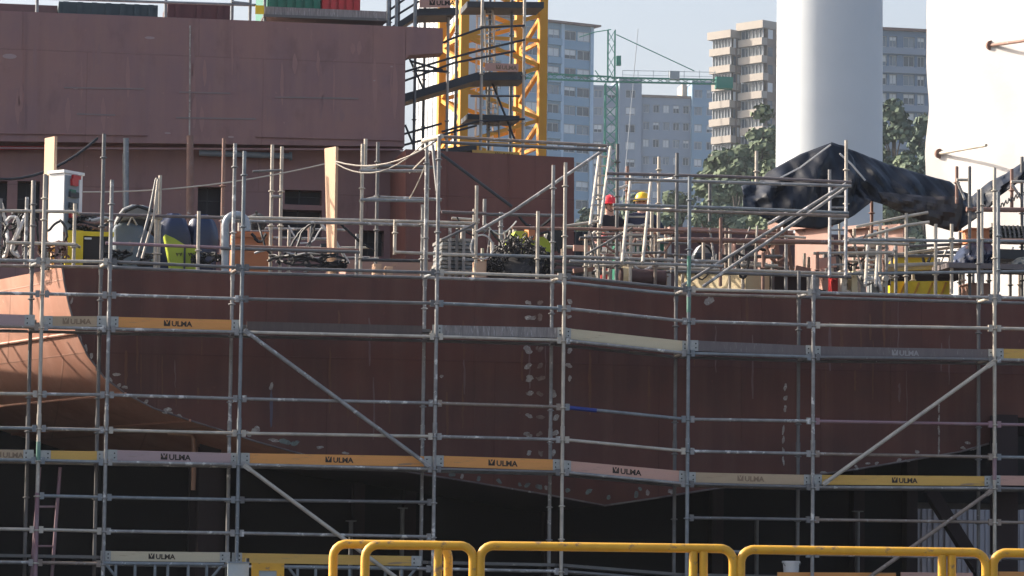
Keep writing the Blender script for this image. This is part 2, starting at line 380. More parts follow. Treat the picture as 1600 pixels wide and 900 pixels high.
column(327, .34, 3.2, 640, 'dark steel column under the curved edge of the hull, left')
column(1574, .34, 1.0, 648, 'broad dark red steel column at the right end of the hull')
e = empty('raking_prop', SH.P(6.6, 3, 0), 'dark slanting steel prop against pale sheeting under the right end of the hull', 'prop')
mb = MB(); a = SH.on(1452, 765, 3); b = SH.on(1545, 915, 3); b2 = a + (b-a)*((a.z)/(a.z-b.z)); mb.bar(a, b2, .22, .2); build('prop_beam', mb, M_dark, e)
mb = MB(); mb.fbox(SH, (b2-SH.o).dot(SH.U)-.25, (b2-SH.o).dot(SH.U)+.25, 2.75, 3.25, 0, .05); build('foot_plate', mb, M_dark, e)
# pale corrugated sheeting
mb = MB(); u0, _ = SH.uz(1395, 800, 15); u1, _ = SH.uz(1720, 800, 15); k = int((u1-u0)/.12)
for i in range(k):
    ua = u0+i*.12; mb.fbox(SH, ua, ua+.07, 15-.03*(i % 2), 15.05, 0, 3.6)
    mb.fbox(SH, ua+.07, ua+.12, 15.025, 15.05, 0, 3.6)
thing('sheet_wall', mb, mat('pale_sheeting', (.42,.41,.44), .6, c2=(.33,.32,.35), sc_=.8), 'pale grey corrugated sheet wall seen beneath the right end of the hull', 'wall')
for i, (x, yt, lab) in enumerate(((628,795,'thin grey shoring prop in the dark under the hull, left of the red V edge'),(1182,812,'thin grey shoring prop in the dark below the light tan toe board'),(1340,800,'thin grey shoring prop in the dark near the white bucket'),(548,815,'thin grey shoring prop in the dark behind the curved yellow barrier'))):
    p = SH.on(x, 850, 4.5); zt_ = SH.uz(x, yt, 4.5)[1]; e = empty('shoring_prop', V3((p.x,p.y,0)), lab, 'prop')
    mb = MB(); mb.tube([V3((p.x,p.y,.01)), V3((p.x,p.y,zt_))], .035, 8); build('tube', mb, M_g[3], e)
    mb = MB(); mb.fbox(SH, (p-SH.o).dot(SH.U)-.08, (p-SH.o).dot(SH.U)+.08, 4.42, 4.58, zt_+.001, zt_+.02); build('head_plate', mb, M_g[3], e)
# bent copper-brown pipe lit under the hull
mb = MB(); mb.tube([SH.on(x, y, 2.6) for x, y in ((262,677),(288,678),(299,680),(303,686),(303,705),(303,740),(302,766))], .035, 8)
thing('bent_pipe', mb, mat('copper_brown', (.36,.2,.12), .5, c2=(.22,.12,.08)), 'brown bent pipe hanging under the curved hull edge beside the dark column', 'pipe')

# unseen blocks added on the left, outside the frame, that shade the yard under the hull
for (v0, v1, h, lab) in ((-3,5.2,6.1,'unseen dark block added to shade the hull from the left, nearer one'),(5.9,15,6.4,'unseen dark block added to shade the hull from the left, farther one')):
    e = empty('shade_block', SH.P(-17, (v0+v1)/2, 0), lab, 'ship block')
    mb = MB(); mb.fbox(SH, -20.5, -14, v0, v1, .4, h); build('block_shell', mb, M_hull, e)
    for q in (-19.5, -15):
        mb = MB(); mb.fbox(SH, q-.3, q+.3, v0+.3, v1-.3, 0, .398); build('shade_block_foot', mb, M_dark, e)
# ------------------------------------------------------------------ facade scaffold
FX = [-150, 65, 170, 377, 682, 881, 1076, 1271, 1554, 1790]      # front posts at y = 500
FT = [300, 272, 281, 236, 212, 254, 276, 430, 262, 290]
RX = [-160, 48, 156, 362, 663, 862, 1056, 1248, 1529, 1755]
RT = [300, 282, 209, 224, 219, 258, 239, 424, 296, 290]
VR = .9
Y1 = [(-150,404),(0,407),(170,409),(377,418),(682,426),(881,432),(1076,452),(1271,457),(1554,465),(1790,470)]
Y2 = [(-150,456),(0,458),(170,461),(377,467),(682,474),(881,482),(1076,502),(1271,508),(1554,513),(1790,517)]
Y3 = [(-150,507),(0,510),(170,514),(377,519),(682,526),(881,532),(1076,552),(1271,558),(1554,562),(1790,566)]
Y4 = [(-150,613),(0,615),(170,617),(377,623),(682,630),(881,636),(1076,655),(1271,658),(1554,663),(1790,667)]
Y5 = [(-150,666),(0,668),(170,672),(377,677),(682,682),(881,687),(1076,705),(1271,709),(1554,714),(1790,718)]
Y6 = [(-150,716),(0,718),(170,722),(377,726),(682,733),(881,738),(1076,756),(1271,761),(1554,763),(1790,767)]
Y7 = [(-150,771),(0,773),(170,777),(377,781),(682,785),(881,790),(1076,809),(1271,812),(1554,816),(1790,818)]
Y8 = [(-150,824),(0,826),(170,830),(377,833),(682,839),(881,842),(1076,860),(1271,866),(1554,872),(1790,876)]
Y9 = [(-150,876),(0,878),(170,881),(377,885),(682,889),(881,893),(1076,908),(1271,912),(1554,916),(1790,918)]
def yi(T, x):
    for (a, ya), (b, yb) in zip(T[:-1], T[1:]):
        if a <= x <= b: return ya+(yb-ya)*(x-a)/(b-a)
    return T[0][1] if x < T[0][0] else T[-1][1]
e_sc = empty('scaffold', SH.P(0, .4, 0), 'long galvanised tube scaffold with three decks across the front of the red hull', 'scaffold')
ROWS = [Y1,Y2,Y3,Y4,Y5,Y6,Y7,Y8,Y9]
def rosette(mb, p, r=.055):
    mb.lathe(p+V3((0,0,-.012)), [(.031,-.012),(r,-.004),(r,.008),(.031,.016)], 10)
POSTR, LEDR = .0285, .0245
zrow = {}
FB = [SH.on(x, 500, 0) for x in FX]; RB = [SH.on(x, 500, VR) for x in RX]
for i in range(10):
    uF = (FB[i]-SH.o).dot(SH.U); uR = (RB[i]-SH.o).dot(SH.U)
    for j, T in enumerate(ROWS): zrow[i, j] = SH.uz(FX[i], yi(T, FX[i]), 0)[1]
    for fr, (uu, vv, pt, xx) in enumerate(((uF, 0, FT[i], FX[i]), (uR, VR, RT[i], RX[i]))):
        zt = SH.uz(xx, pt, vv)[1]
        cuts = [0.06]
        z = 0.06; mb = MB(); mb.tube([SH.P(uu, vv, .02), SH.P(uu, vv, zt)], POSTR, 10)
        mb.tube([SH.P(uu, vv, 0), SH.P(uu, vv, .02)], .09, 8)
        for j in range(9):
            rosette(mb, SH.P(uu, vv, zrow[i, j]))
        for zz in (zrow[i,3]-.45, zrow[i,0]-.12): mb.tube([SH.P(uu,vv,zz), SH.P(uu,vv,zz+.16)], POSTR+.007, 10)   # spigot sleeves
        if zt > zrow[i,0]+.6: rosette(mb, SH.P(uu, vv, zrow[i,0]+.62)); rosette(mb, SH.P(uu, vv, zt-.35))
        mt = pick()
        if i in (1, 8): mt = M_g[1] if fr == 0 else M_g[3]
        if i == 6 and fr == 0: mt = M_g[2]
        if i == 5 and fr == 0: mt = M_g[1]
        build('standard', mb, mt, e_sc)
# green painted stretch and purple stretch: tubes sleeved on the posts
def sleeve(i, y0, y1, mt, v=0):
    u = (FB[i]-SH.o).dot(SH.U); mb = MB(); mb.tube([SH.P(u, v, SH.uz(FX[i], y1, v)[1]), SH.P(u, v, SH.uz(FX[i], y0, v)[1])], POSTR+.004, 10); build('post_sleeve', mb, mt, e_sc)
sleeve(6, 400, 488, M_green); sleeve(8, 716, 750, M_purple); sleeve(1, 770, 905, M_purple); sleeve(1, 690, 722, M_green)
skipF = {(6,4),(6,5),(7,4),(7,5),(6,0)}    # (row, bay) with no ledger in the photo
for j, T in enumerate(ROWS):
    for i in range(9):
        if (j, i) in skipF and j != 0: continue
        uF, uF2 = [(FB[k]-SH.o).dot(SH.U) for k in (i, i+1)]; uR, uR2 = [(RB[k]-SH.o).dot(SH.U) for k in (i, i+1)]
        mb = MB(); mb.tube([SH.P(uF+.04, 0, zrow[i,j]), SH.P(uF2-.04, 0, zrow[i+1,j])], LEDR, 8)
        for (a, s_) in ((SH.P(uF, 0, zrow[i,j]), 1), (SH.P(uF2, 0, zrow[i+1,j]), -1)):
            mb.bar(a+SH.U*(s_*.035), a+SH.U*(s_*.1), .05, .1)
        mt = pick()
        if (j, i) == (3, 5): mt = M_g[2]
        if j == 3 and i >= 7: mt = M_purple
        if (j, i) == (3, 7): mt = M_purple
        build('ledger', mb, mt, e_sc)
        if j in (0, 2, 5, 8):
            mb = MB(); mb.tube([SH.P(uR+.04, VR, zrow[i,j]), SH.P(uR2-.04, VR, zrow[i+1,j])], LEDR, 8); build('ledger', mb, pick((2,1,2,5)), e_sc)
    if j in (0, 2, 5, 8):
        for i in range(10):
            mb = MB(); mb.tube([SH.P((FB[i]-SH.o).dot(SH.U), .04, zrow[i,j]+.01), SH.P((RB[i]-SH.o).dot(SH.U), VR-.04, zrow[i,j]+.01)], LEDR, 8); build('transom', mb, pick(), e_sc)
# blue wrap on the ledger right of the fifth upright
mb = MB(); a = SH.on(890, 637, -.005); b = SH.on(932, 641.5, -.005); mb.tube([a, b], LEDR+.006, 8); build('tape_wrap', mb, mat('blue_tape', (.02,.04,.22), .5), e_sc)
for (x0,y0,x1,y1,v) in ((383,517,672,729,-.06),(383,728,640,918,-.06),(1551,567,1286,757,-.06),(1549,767,1340,915,-.06)):
    mb = MB(); a, b = SH.on(x0,y0,v), SH.on(x1,y1,v); mb.tube([a, b], .031, 8); d = (b-a).normalized()
    for q, s_ in ((a, 1), (b, -1)): mb.bar(q-d*.02, q+d*(.1*s_), .05, .07)
    build('diagonal_brace', mb, pick(), e_sc)
# deck planks
for j in (2, 5, 8):
    for i in range(9):
        uF, uF2 = [(FB[k]-SH.o).dot(SH.U) for k in (i, i+1)]
        for q in range(3):
            va = .12+q*.265; mb = MB(); ua, ub = uF+.05-.167*va, uF2-.05-.167*va
            za, zb = zrow[i,j]+.075, zrow[i+1,j]+.075
            mb.hexa([SH.P(ua,va,za),SH.P(ub,va,zb),SH.P(ub,va+.255,zb),SH.P(ua,va+.255,za)], [SH.P(ua,va,za+.045),SH.P(ub,va,zb+.045),SH.P(ub,va+.255,zb+.045),SH.P(ua,va+.255,za+.045)])
            build('deck_plank', mb, M_plank, e_sc)

# return leg of the scaffold round the flared shell, mostly left of the frame
e_rt = empty('scaffold', SH.P(-9.6, 4, 0), 'short scaffold return at the far left edge, running back along the sunlit curved shell', 'scaffold')
zt_ = SH.uz(0, 330, 2)[1]
for v in (1.6, 3.6, 5.6, 7.6):
    for du in (-8.95, -8.2):
        mb = MB(); mb.tube([SH.P(du-.36*(v-1.6)*.9, v, 0), SH.P(du-.36*(v-1.6)*.9, v, zt_)], POSTR, 8); build('standard', mb, pick(), e_rt)
for j in range(9):
    z = zrow[1, j]
    for du in (-8.95, -8.2):
        mb = MB(); mb.tube([SH.P(du, 1.6, z), SH.P(du-.36*6*.9, 7.6, z)], LEDR, 8); build('ledger', mb, pick(), e_rt)
    if j in (0, 2, 5, 8):
        mb = MB(); q = lambda du, v, zz: SH.P(du-.36*(v-1.6)*.9, v, zz)
        mb.hexa([q(-8.95,1.6,z+.03),q(-8.2,1.6,z+.03),q(-8.2,7.6,z+.03),q(-8.95,7.6,z+.03)],[q(-8.95,1.6,z+.08),q(-8.2,1.6,z+.08),q(-8.2,7.6,z+.08),q(-8.95,7.6,z+.08)]); build('deck_plank', mb, M_plank, e_rt)

# ------------------------------------------------------------------ lettering
def glyphs(txt, mb, org, ex, ey, h, n, t=.003, bold=.036):
    cu_ = bpy.data.curves.new('t', 'FONT'); cu_.body = txt; cu_.size = 1; cu_.offset = bold; cu_.resolution_u = 2
    ob = bpy.data.objects.new('t', cu_); COL.objects.link(ob); bpy.context.view_layer.update()
    me = bpy.data.meshes.new_from_object(ob.evaluated_get(bpy.context.evaluated_depsgraph_get()))
    xs = [v.co.x for v in me.vertices]; x0, wd = min(xs), max(xs)-min(xs); s_ = h/.73
    mb.add([org + ex*((v.co.x-x0)*s_*1.08) + ey*(v.co.y*s_) + n*t for v in me.vertices], [tuple(p.vertices) for p in me.polygons])
    bpy.data.objects.remove(ob); bpy.data.curves.remove(cu_); bpy.data.meshes.remove(me)
    return wd*s_*1.08
def logo(mb, o, ex, ey, h, n, t=.003):
    q = lambda x, y: o + ex*(x*h) + ey*(y*h) + n*t
    mb.add([q(0,0),q(1.1,0),q(1.1,1),q(.95,1),q(.55,.22),(q(.15,1)),q(0,1)], [(0,4,5,6),(0,1,4),(1,2,3,4)])
    mb.add([q(.36,1),q(.55,.58),q(.74,1)], [(0,1,2)])
def toe_board(x0, y0, x1, y1, h, mt, label, ink=None, tx=None, v=.075, br=True, parent_loc=None, txt='ULMA'):
    """(x0,y0)-(x1,y1): upper edge in the photo, h: height in photo px"""
    a, b = SH.on(x0,y0,v), SH.on(x1,y1,v); hh = h/104*(1+v/50)
    a2, b2 = a-ZUP*hh, b-ZUP*hh; t = SH.V*.03
    e = empty('toe_board', (a2+b2)/2, label, 'toe board', 'toe boards along the scaffold decks')
    mb = MB(); mb.hexa([a2,b2,b2+t,a2+t],[a,b,b+t,a+t]); build('board', mb, mt, e)
    ex = (b-a).normalized(); n = -SH.V; ey = ZUP
    if br:
        for o, s_ in ((a2, -1), (b2, 1)):
            if o is a2: q0, q1 = a2-ex*.10, a2+ex*.05
            else: q0, q1 = b2-ex*.05, b2+ex*.10
            mb = MB(); up = ZUP*(hh*1.02); f = n*.006
            mb.hexa([q0+f, q1+f, q1+f+n*.004, q0+f+n*.004], [q0+f+up, q1+f+up, q1+f+n*.004+up, q0+f+n*.004+up])
            br_ = build('end_bracket', mb, M_bracket, e)
            mb = MB()
            for zz in (.3, .7):
                c = (q0+q1)/2+ex*(-s_*.035)+ZUP*(hh*zz)+f+n*.004; mb.tube([c, c+n*.004], .012, 8)
            build('bolt_hole', mb, M_black, br_)
    if ink:
        mb = MB(); px, w_ = tx; fr = (px-x0)/(x1-x0); lh = hh*.50
        o = a2 + (b2-a2)*fr + ZUP*(hh*.25) + ex*0
        logo(mb, o, ex, ey, lh*1.1, n); glyphs(txt, mb, o+ex*(lh*1.5), ex, ey, lh, n)
        build('lettering', mb, ink, e)
    return e
TB = toe_board
# middle deck
TB(-60,489,44,492, 18, M_w_pinkgrey, 'pinkish grey toe board at far left of the middle deck, no print')
TB(77,494,157,494, 16, M_w_tan, 'short faded tan toe board with worn print, middle deck in front of lit curved shell', M_ink_f, (98,40))
TB(180,495,367,500, 16, M_w_orange, 'clean orange toe board with sharp black print on the middle deck', M_ink, (256,40))
TB(386,502,660,509, 17, M_w_brown, 'dark brown weathered toe board almost matching the hull, longest bare one on middle deck', br=False)
TB(686,508,876,512, 16, M_w_grey, 'flaky whitish grey toe board beside the hull patches on the middle deck')
TB(887,513,1071,533, 16.5, M_w_cream, 'sloping pale cream toe board with bolts, new and unprinted')
TB(1086,532,1264,540, 16.5, M_w_dark, 'dark grey toe board just right of the sloping cream board')
TB(1277,541,1549,546, 16.5, M_w_dark, 'long grey toe board with worn print, right half of the middle deck', mat('worn_ink', (.33,.31,.30), .8), (1393,25))
TB(1563,545,1700,547, 16, M_w_yellow, 'orange toe board cut by the right edge of photo, middle deck')
# lower deck
TB(-80,701,42,703, 16, M_w_tan, 'tan toe board with faint print at the far left of the lower deck', M_ink_f, (-8,40))
TB(74,704,157,705, 15.5, M_w_yellow, 'short yellow toe board above the ladder, lower deck')
TB(178,703,366,708, 17, M_w_pinkgrey, 'greyish pink toe board with black print, lower deck near the curved hull edge', M_ink, (251,40))
TB(385,708,668,713, 16, M_w_orange, 'long orange toe board with black print where the diagonal brace ends, lower deck', M_ink, (508,40))
TB(688,712,869,718, 17, M_w_orange, 'orange toe board with black print below the hull patches, lower deck', M_ink, (763,40))
TB(887,720,1066,736, 17, M_w_rosy, 'sloping pink toe board with black print, lower deck', M_ink, (957,40))
TB(1082,738,1261,742, 16, M_w_tan, 'light tan toe board with faded print right of the sloping pink board', M_ink_f, (1152,40))
TB(1279,742,1543,744, 15.5, M_w_yellow, 'yellow toe board with smudged print at the foot of the right brace', M_ink, (1393,40))
TB(1558,743,1700,745, 15.5, M_w_rosy, 'pink toe board cut by the right edge of photo, lower deck')
# bottom deck
TB(168,861,349,863, 15, M_w_cream, 'pale tan toe board with dark print on the bottom deck beside the ladder', M_ink, (232,40))
TB(373,864,648,869, 15, M_w_yellow, 'yellow orange toe board on the bottom deck behind the curved yellow barrier')
for (x0, x1, y, lab) in ((1215,1400,894,'orange brown toe board along the bottom edge of photo under the white bucket'),(1408,1520,894,'orange brown toe board at bottom edge below the raking prop'),(1560,1700,893,'orange brown toe board in the bottom right corner of photo')):
    TB(x0, y, x1, y+1, 18, M_w_orange if x0 != 1408 else M_w_rosy, lab, br=False)

# ------------------------------------------------------------------ ladders, guard panels under the deck
def ladder(pa, pb, w, v, mt, label, rung=.28, vtop=None):
    """pa bottom-left px, pb top-left px, w in photo px at each end"""
    (xa, ya, wa), (xb, yb, wb) = pa, pb; vt = v if vtop is None else vtop
    A, B = SH.on(xa,ya,v), SH.on(xa+wa,ya,v); C, D = SH.on(xb,yb,vt), SH.on(xb+wb,yb,vt)
    e = empty('ladder', (A+B)/2, label, 'ladder', 'ladders on the scaffolds')
    for p, q in ((A, C), (B, D)):
        mb = MB(); mb.tube([p, q], .026, 8); build('side_rail', mb, mt, e)
    L = (C-A).length; k = int(L/rung)
    for i in range(1, k):
        f = i/k; mb = MB(); mb.tube([A+(C-A)*f, B+(D-B)*f], .017, 6); build('rung', mb, mt, e)
ladder((48,915,32), (62,730,32), 0, .35, M_purple, 'reddish ladder rising to the lower deck at the left edge of photo', .5)
def guard_panel(x0, x1, y, label, v=-.02, bars=()):
    a, b = SH.on(x0,y,v), SH.on(x1,y+2,v); dn = ZUP*.9
    e = empty('safety_fence', (a+b)/2-dn, label, 'bar fence', 'bar fences under the bottom deck')
    mb = MB(); mb.tube([a, b], .028, 8); build('top_rail', mb, M_g[2], e)
    mb = MB(); mb.tube([a-dn, b-dn], .028, 8); build('bottom_rail', mb, M_g[2], e)
    for x in bars:
        f = (x-x0)/(x1-x0); p = a+(b-a)*f; mb = MB(); mb.tube([p, p-dn], .022, 8); build('bar', mb, M_g[2], e)
    for p, s_ in ((a, 1), (b, -1)):
        mb = MB(); mb.tube([p+SH.U*.02*s_, p+SH.U*(.2*s_)-ZUP*.22], .02, 8); build('corner_strut', mb, M_g[2], e)
guard_panel(162, 350, 880, 'blue grey bar panel below the pale tan toe board, bottom left', bars=(181,211,242,262,294,323))
guard_panel(448, 652, 886, 'blue grey bar panel behind the curved yellow barrier', bars=(465,493,546,564,602,627))
def holed_wall(mb, F, u0, u1, z0, z1, v, holes, deep, back=None):
    """front wall with real openings; reveals go 'deep' behind it, back panels go into mb 'back'"""
    us = sorted({u0, u1, *[x for h in holes for x in h[:2]]}); zs = sorted({z0, z1, *[x for h in holes for x in h[2:]]})
    us = [x for x in us if u0 <= x <= u1]; zs = [x for x in zs if z0 <= x <= z1]
    for a, b in zip(us[:-1], us[1:]):
        for c, d in zip(zs[:-1], zs[1:]):
            mu, mz = (a+b)/2, (c+d)/2
            if any(h[0] < mu < h[1] and h[2] < mz < h[3] for h in holes): continue
            mb.quad(F.P(a,v,c), F.P(b,v,c), F.P(b,v,d), F.P(a,v,d))
    for (a, b, c, d) in holes:
        w = v+deep
        mb.quad(F.P(a,v,c),F.P(a,w,c),F.P(a,w,d),F.P(a,v,d)); mb.quad(F.P(b,v,d),F.P(b,w,d),F.P(b,w,c),F.P(b,v,c))
        mb.quad(F.P(a,v,d),F.P(a,w,d),F.P(b,w,d),F.P(b,v,d)); mb.quad(F.P(b,v,c),F.P(b,w,c),F.P(a,w,c),F.P(a,v,c))
        if back is not None: back.quad(F.P(a,w,c),F.P(b,w,c),F.P(b,w,d),F.P(a,w,d))

# ------------------------------------------------------------------ deckhouse (upper block and the set back storey below)
SV = 11.0
e = empty('deckhouse', SH.P(-6, SV, ZD), 'large dull red primed steel deckhouse block filling the upper left', 'deckhouse')
mb = MB()
poly = [(-420,0),(634,41.7),(632,229),(-420,215)]
mb.poly([SH.on(x, y, SV) for x, y in poly], SH.V*5.5); build('upper_block', mb, M_super, e)
mb = MB(); mb.poly([SH.on(x, y, SV+.004) for x, y in ((634.2,41.7),(692,44),(692,83),(640,86),(634.2,91))], SH.V*.5); build('overhang_plate', mb, M_super, e)
u0, zb = SH.uz(-420, 430, SV+.5); u1, _ = SH.uz(690, 430, SV+.5); zt = SH.uz(632, 229, SV)[1]-.02
def hole(x0, y0, x1, y1, v=SV+.5):
    a, b = SH.uz(x0, (y0+y1)/2, v)[0], SH.uz(x1, (y0+y1)/2, v)[0]
    return (a, b, SH.uz((x0+x1)/2, y1, v)[1], SH.uz((x0+x1)/2, y0, v)[1])
holes = [hole(-60,282,11,345), hole(27,283,62,345), hole(309,292,347,340), hole(445,297,503,320), hole(440,328,503,372), hole(560,360,600,400)]
mb, bk = MB(), MB(); holed_wall(mb, SH, u0, u1, ZD-.2, zt, SV+.5, holes, .35, None)
mb.quad(SH.P(u1,SV+.5,ZD-.2),SH.P(u1,SV+5,ZD-.2),SH.P(u1,SV+5,zt),SH.P(u1,SV+.5,zt)); mb.quad(SH.P(u0,SV+.5,zt),SH.P(u1,SV+.5,zt),SH.P(u1,SV+5,zt),SH.P(u0,SV+5,zt))
build('lower_storey', mb, M_super, e, flip=False)
for (a_, b_, c_, d_) in holes:
    bk = MB(); bk.quad(SH.P(a_,SV+.85,c_),SH.P(b_,SV+.85,c_),SH.P(b_,SV+.85,d_),SH.P(a_,SV+.85,d_)); build('dark_opening', bk, M_interior, e, flip=False)
    bk = MB(); bk.fbox(SH, a_, b_, SV+.6, SV+.63, c_+(d_-c_)*.55, c_+(d_-c_)*.58); bk.fbox(SH, a_+(b_-a_)*.4, a_+(b_-a_)*.43, SV+.62, SV+.65, c_, d_); build('opening_bars', bk, M_dsteel, e)
for x, y0, y1 in ((39,20,215),(297,40,215)):
    mb = MB(); mb.bar(SH.on(x,y0,SV-.005), SH.on(x-1,y1,SV-.005), .03, .02, SH.V); build('weld_bead', mb, M_super if x == 39 else M_patch, e)
for x0,y0,x1,y1 in ((-50,207,230,211),(-50,231,630,234),(400,213,632,219)):
    mb = MB(); mb.bar(SH.on(x0,y0,SV-.01), SH.on(x1,y1,SV-.01), .05, .03); build('flange_strip', mb, M_super, e)
for x, y, a, b in ((234,59,8,2.2),(15,88,11,4),(118,138,4,1.5),(262,208,5,1.4),(361,214,5,1.6),(585,126,2,1),(612,104,2.2,1.2)):
    mb = MB(); c = SH.on(x,y,SV-.006); mb.poly([c+SH.U*(a/84*math.cos(t_))+ZUP*(b/84*math.sin(t_)) for t_ in [i*.7 for i in range(9)]], SH.V*.004); build('scuff_mark', mb, mat('pale_scuff', (.36,.26,.25), .7), e)
M_srun = mat('deckhouse_run', (.305,.17,.152), .8, c2=(.27,.148,.134), sc_=4); M_srun2 = mat('deckhouse_dark_run', (.265,.15,.14), .8, c2=(.22,.13,.125), sc_=5)
rr_ = random.Random(3)
for i in range(34):
    x = rr_.uniform(5, 625); y0 = rr_.uniform(45, 170); y1 = min(206, y0+rr_.uniform(15, 90)); w_ = rr_.uniform(.02, .09)
    if i in (0,1,2): x, y0, y1, w_ = 300+i*1.5, 60+i*40, 120+i*40, .07
    mb = MB(); pts = [SH.on(x+rr_.uniform(-.7,.7), y0+(y1-y0)*j/6, SV-.004) for j in range(7)]
    for a, b in zip(pts[:-1], pts[1:]): j_ = pts.index(a); wa, wb = w_*(.12+.5*math.sin(math.pi*j_/6.)), w_*(.12+.5*math.sin(math.pi*(j_+1)/6.)); mb.quad(a-SH.U*wa, a+SH.U*wa, b+SH.U*wb, b-SH.U*wb)
    build('paint_run', mb, M_srun if i % 3 else M_srun2, e)
for x0,x1,y in ((100,225,137),(280,360,144),(275,400,184),(120,180,178),(430,560,152)):
    mb = MB(); mb.bar(SH.on(x0,y,SV-.004), SH.on(x1,y+2,SV-.004), .012, .028, ZUP); build('ground_weld', mb, mat('green_grey_weld', (.24,.165,.16), .7, c2=(.17,.15,.145), sc_=1.5, amt=1.), e)
mb = MB(); mb.tube([SH.on(-60,231,SV+.3), SH.on(70,231,SV+.3)], .035, 8); build('red_pipe', mb, M_red, e)
mb = MB(); mb.tube([SH.on(311,239,SV+.3), SH.on(452,244,SV+.3)], .055, 10); mb.tube([SH.on(452,244,SV+.3), SH.on(456,244,SV+.3)], .08, 10)
thing('pipe', mb, M_grey, 'pale blue grey pipe lying level along the deckhouse wall', 'pipe')
e = empty('steel_block', SH.P(2, 9.4, ZD), 'smooth brown red steel block right of the deckhouse, in front of yellow mast', 'ship block')
mb = MB(); mb.poly([SH.on(x,y,9.4) for x, y in ((634,233),(690,236),(897,246),(897,450),(634,446))], SH.V*3.2); build('block_shell', mb, M_block, e)
for x in (700, 795):
    mb = MB(); mb.bar(SH.on(x,240,9.39), SH.on(x,440,9.39), .02, .015, SH.V); build('weld_bead', mb, M_block, e)

# things on the deckhouse roof
ZR = SH.on(300, 28, SV).z
def rbox(name, x0, y0, x1, y1, v0, v1, mt, label, cat, ribs=0):
    u0_, z1_ = SH.uz(x0, y0, v0); u1_ = SH.uz(x1, y0, v0)[0]; zb_ = SH.uz((x0+x1)/2, y1, v0)[1]
    e = empty(name, SH.P((u0_+u1_)/2, (v0+v1)/2, zb_), label, cat)
    mb = MB(); mb.fbox(SH, u0_, u1_, v0, v1, zb_, z1_); build('body', mb, mt, e)
    for i in range(ribs):
        u = u0_+(u1_-u0_)*(i+.5)/ribs; mb = MB(); mb.fbox(SH, u-.05, u+.05, v0-.04, v0-.001, zb_, z1_); build('rib', mb, mt, e)
    return e
rbox('container', 420,-120,503,46, 12.6, 15, M_dgreen, 'dark green steel container on the deckhouse roof, next to the red one', 'container', 6)
rbox('container', 505,-120,565,48, 12.6, 15, M_red, 'deep red container on the deckhouse roof behind the grey plank', 'container', 5)
rbox('storage_box', -30,4,90,30, 12.8, 14, mat('brown_box', (.13,.08,.08), .7), 'low brown box at left end of the deckhouse roof', 'box', 0)
rbox('storage_box', 92,2,247,36, 12.6, 14, mat('teal_box', (.03,.06,.07), .6, c2=(.02,.035,.05), sc_=3), 'long dark teal box on the deckhouse roof behind the railing', 'box', 7)
rbox('storage_box', 262,2,360,40, 12.6, 14, mat('maroon_box', (.10,.04,.045), .7), 'dark maroon box on the deckhouse roof between rail posts', 'box', 3)
e = empty('roof_railing', SH.P(-4, 11.6, ZR), 'grey tube railing with plank along the deckhouse roof edge', 'railing')
for x in (57, 258, 362, 390, 413, 606, 619, 648):
    p = SH.on(x, 46, 11.6); mb = MB(); mb.tube([V3((p.x,p.y,p.z-.3)), V3((p.x,p.y,p.z+2.0))], .03, 8); build('post', mb, M_g[2], e)
for (x0,y0,x1,y1) in ((-40,-6,400,8),(-40,-50,400,-36),(400,-30,606,-22),(362,3,390,6)):
    mb = MB(); mb.tube([SH.on(x0,y0,11.55), SH.on(x1,y1,11.55)], .026, 8); build('rail', mb, M_g[2], e)
mb = MB(); a, b = SH.on(414,10,11.5), SH.on(604,18,11.5); mb.hexa([a-ZUP*.19,b-ZUP*.19,b-ZUP*.19+SH.V*.03,a-ZUP*.19+SH.V*.03],[a,b,b+SH.V*.03,a+SH.V*.03]); build('toe_plank', mb, M_w_grey, e)
mb = MB(); a, b = SH.on(412,26,11.45), SH.on(604,33,11.45); mb.hexa([a,b,b+SH.V*.6,a+SH.V*.6],[a+ZUP*.05,b+ZUP*.05,b+ZUP*.05+SH.V*.6,a+ZUP*.05+SH.V*.6]); build('walk_plank', mb, M_plank, e)
mb = MB(); a = SH.on(399,10,11.44); mb.fbox(SH, *[ (a-SH.o).dot(SH.U)+q for q in (0,.16)], 11.42, 11.45, a.z-.14, a.z+.02); build('yellow_tag', mb, M_yel2, e)

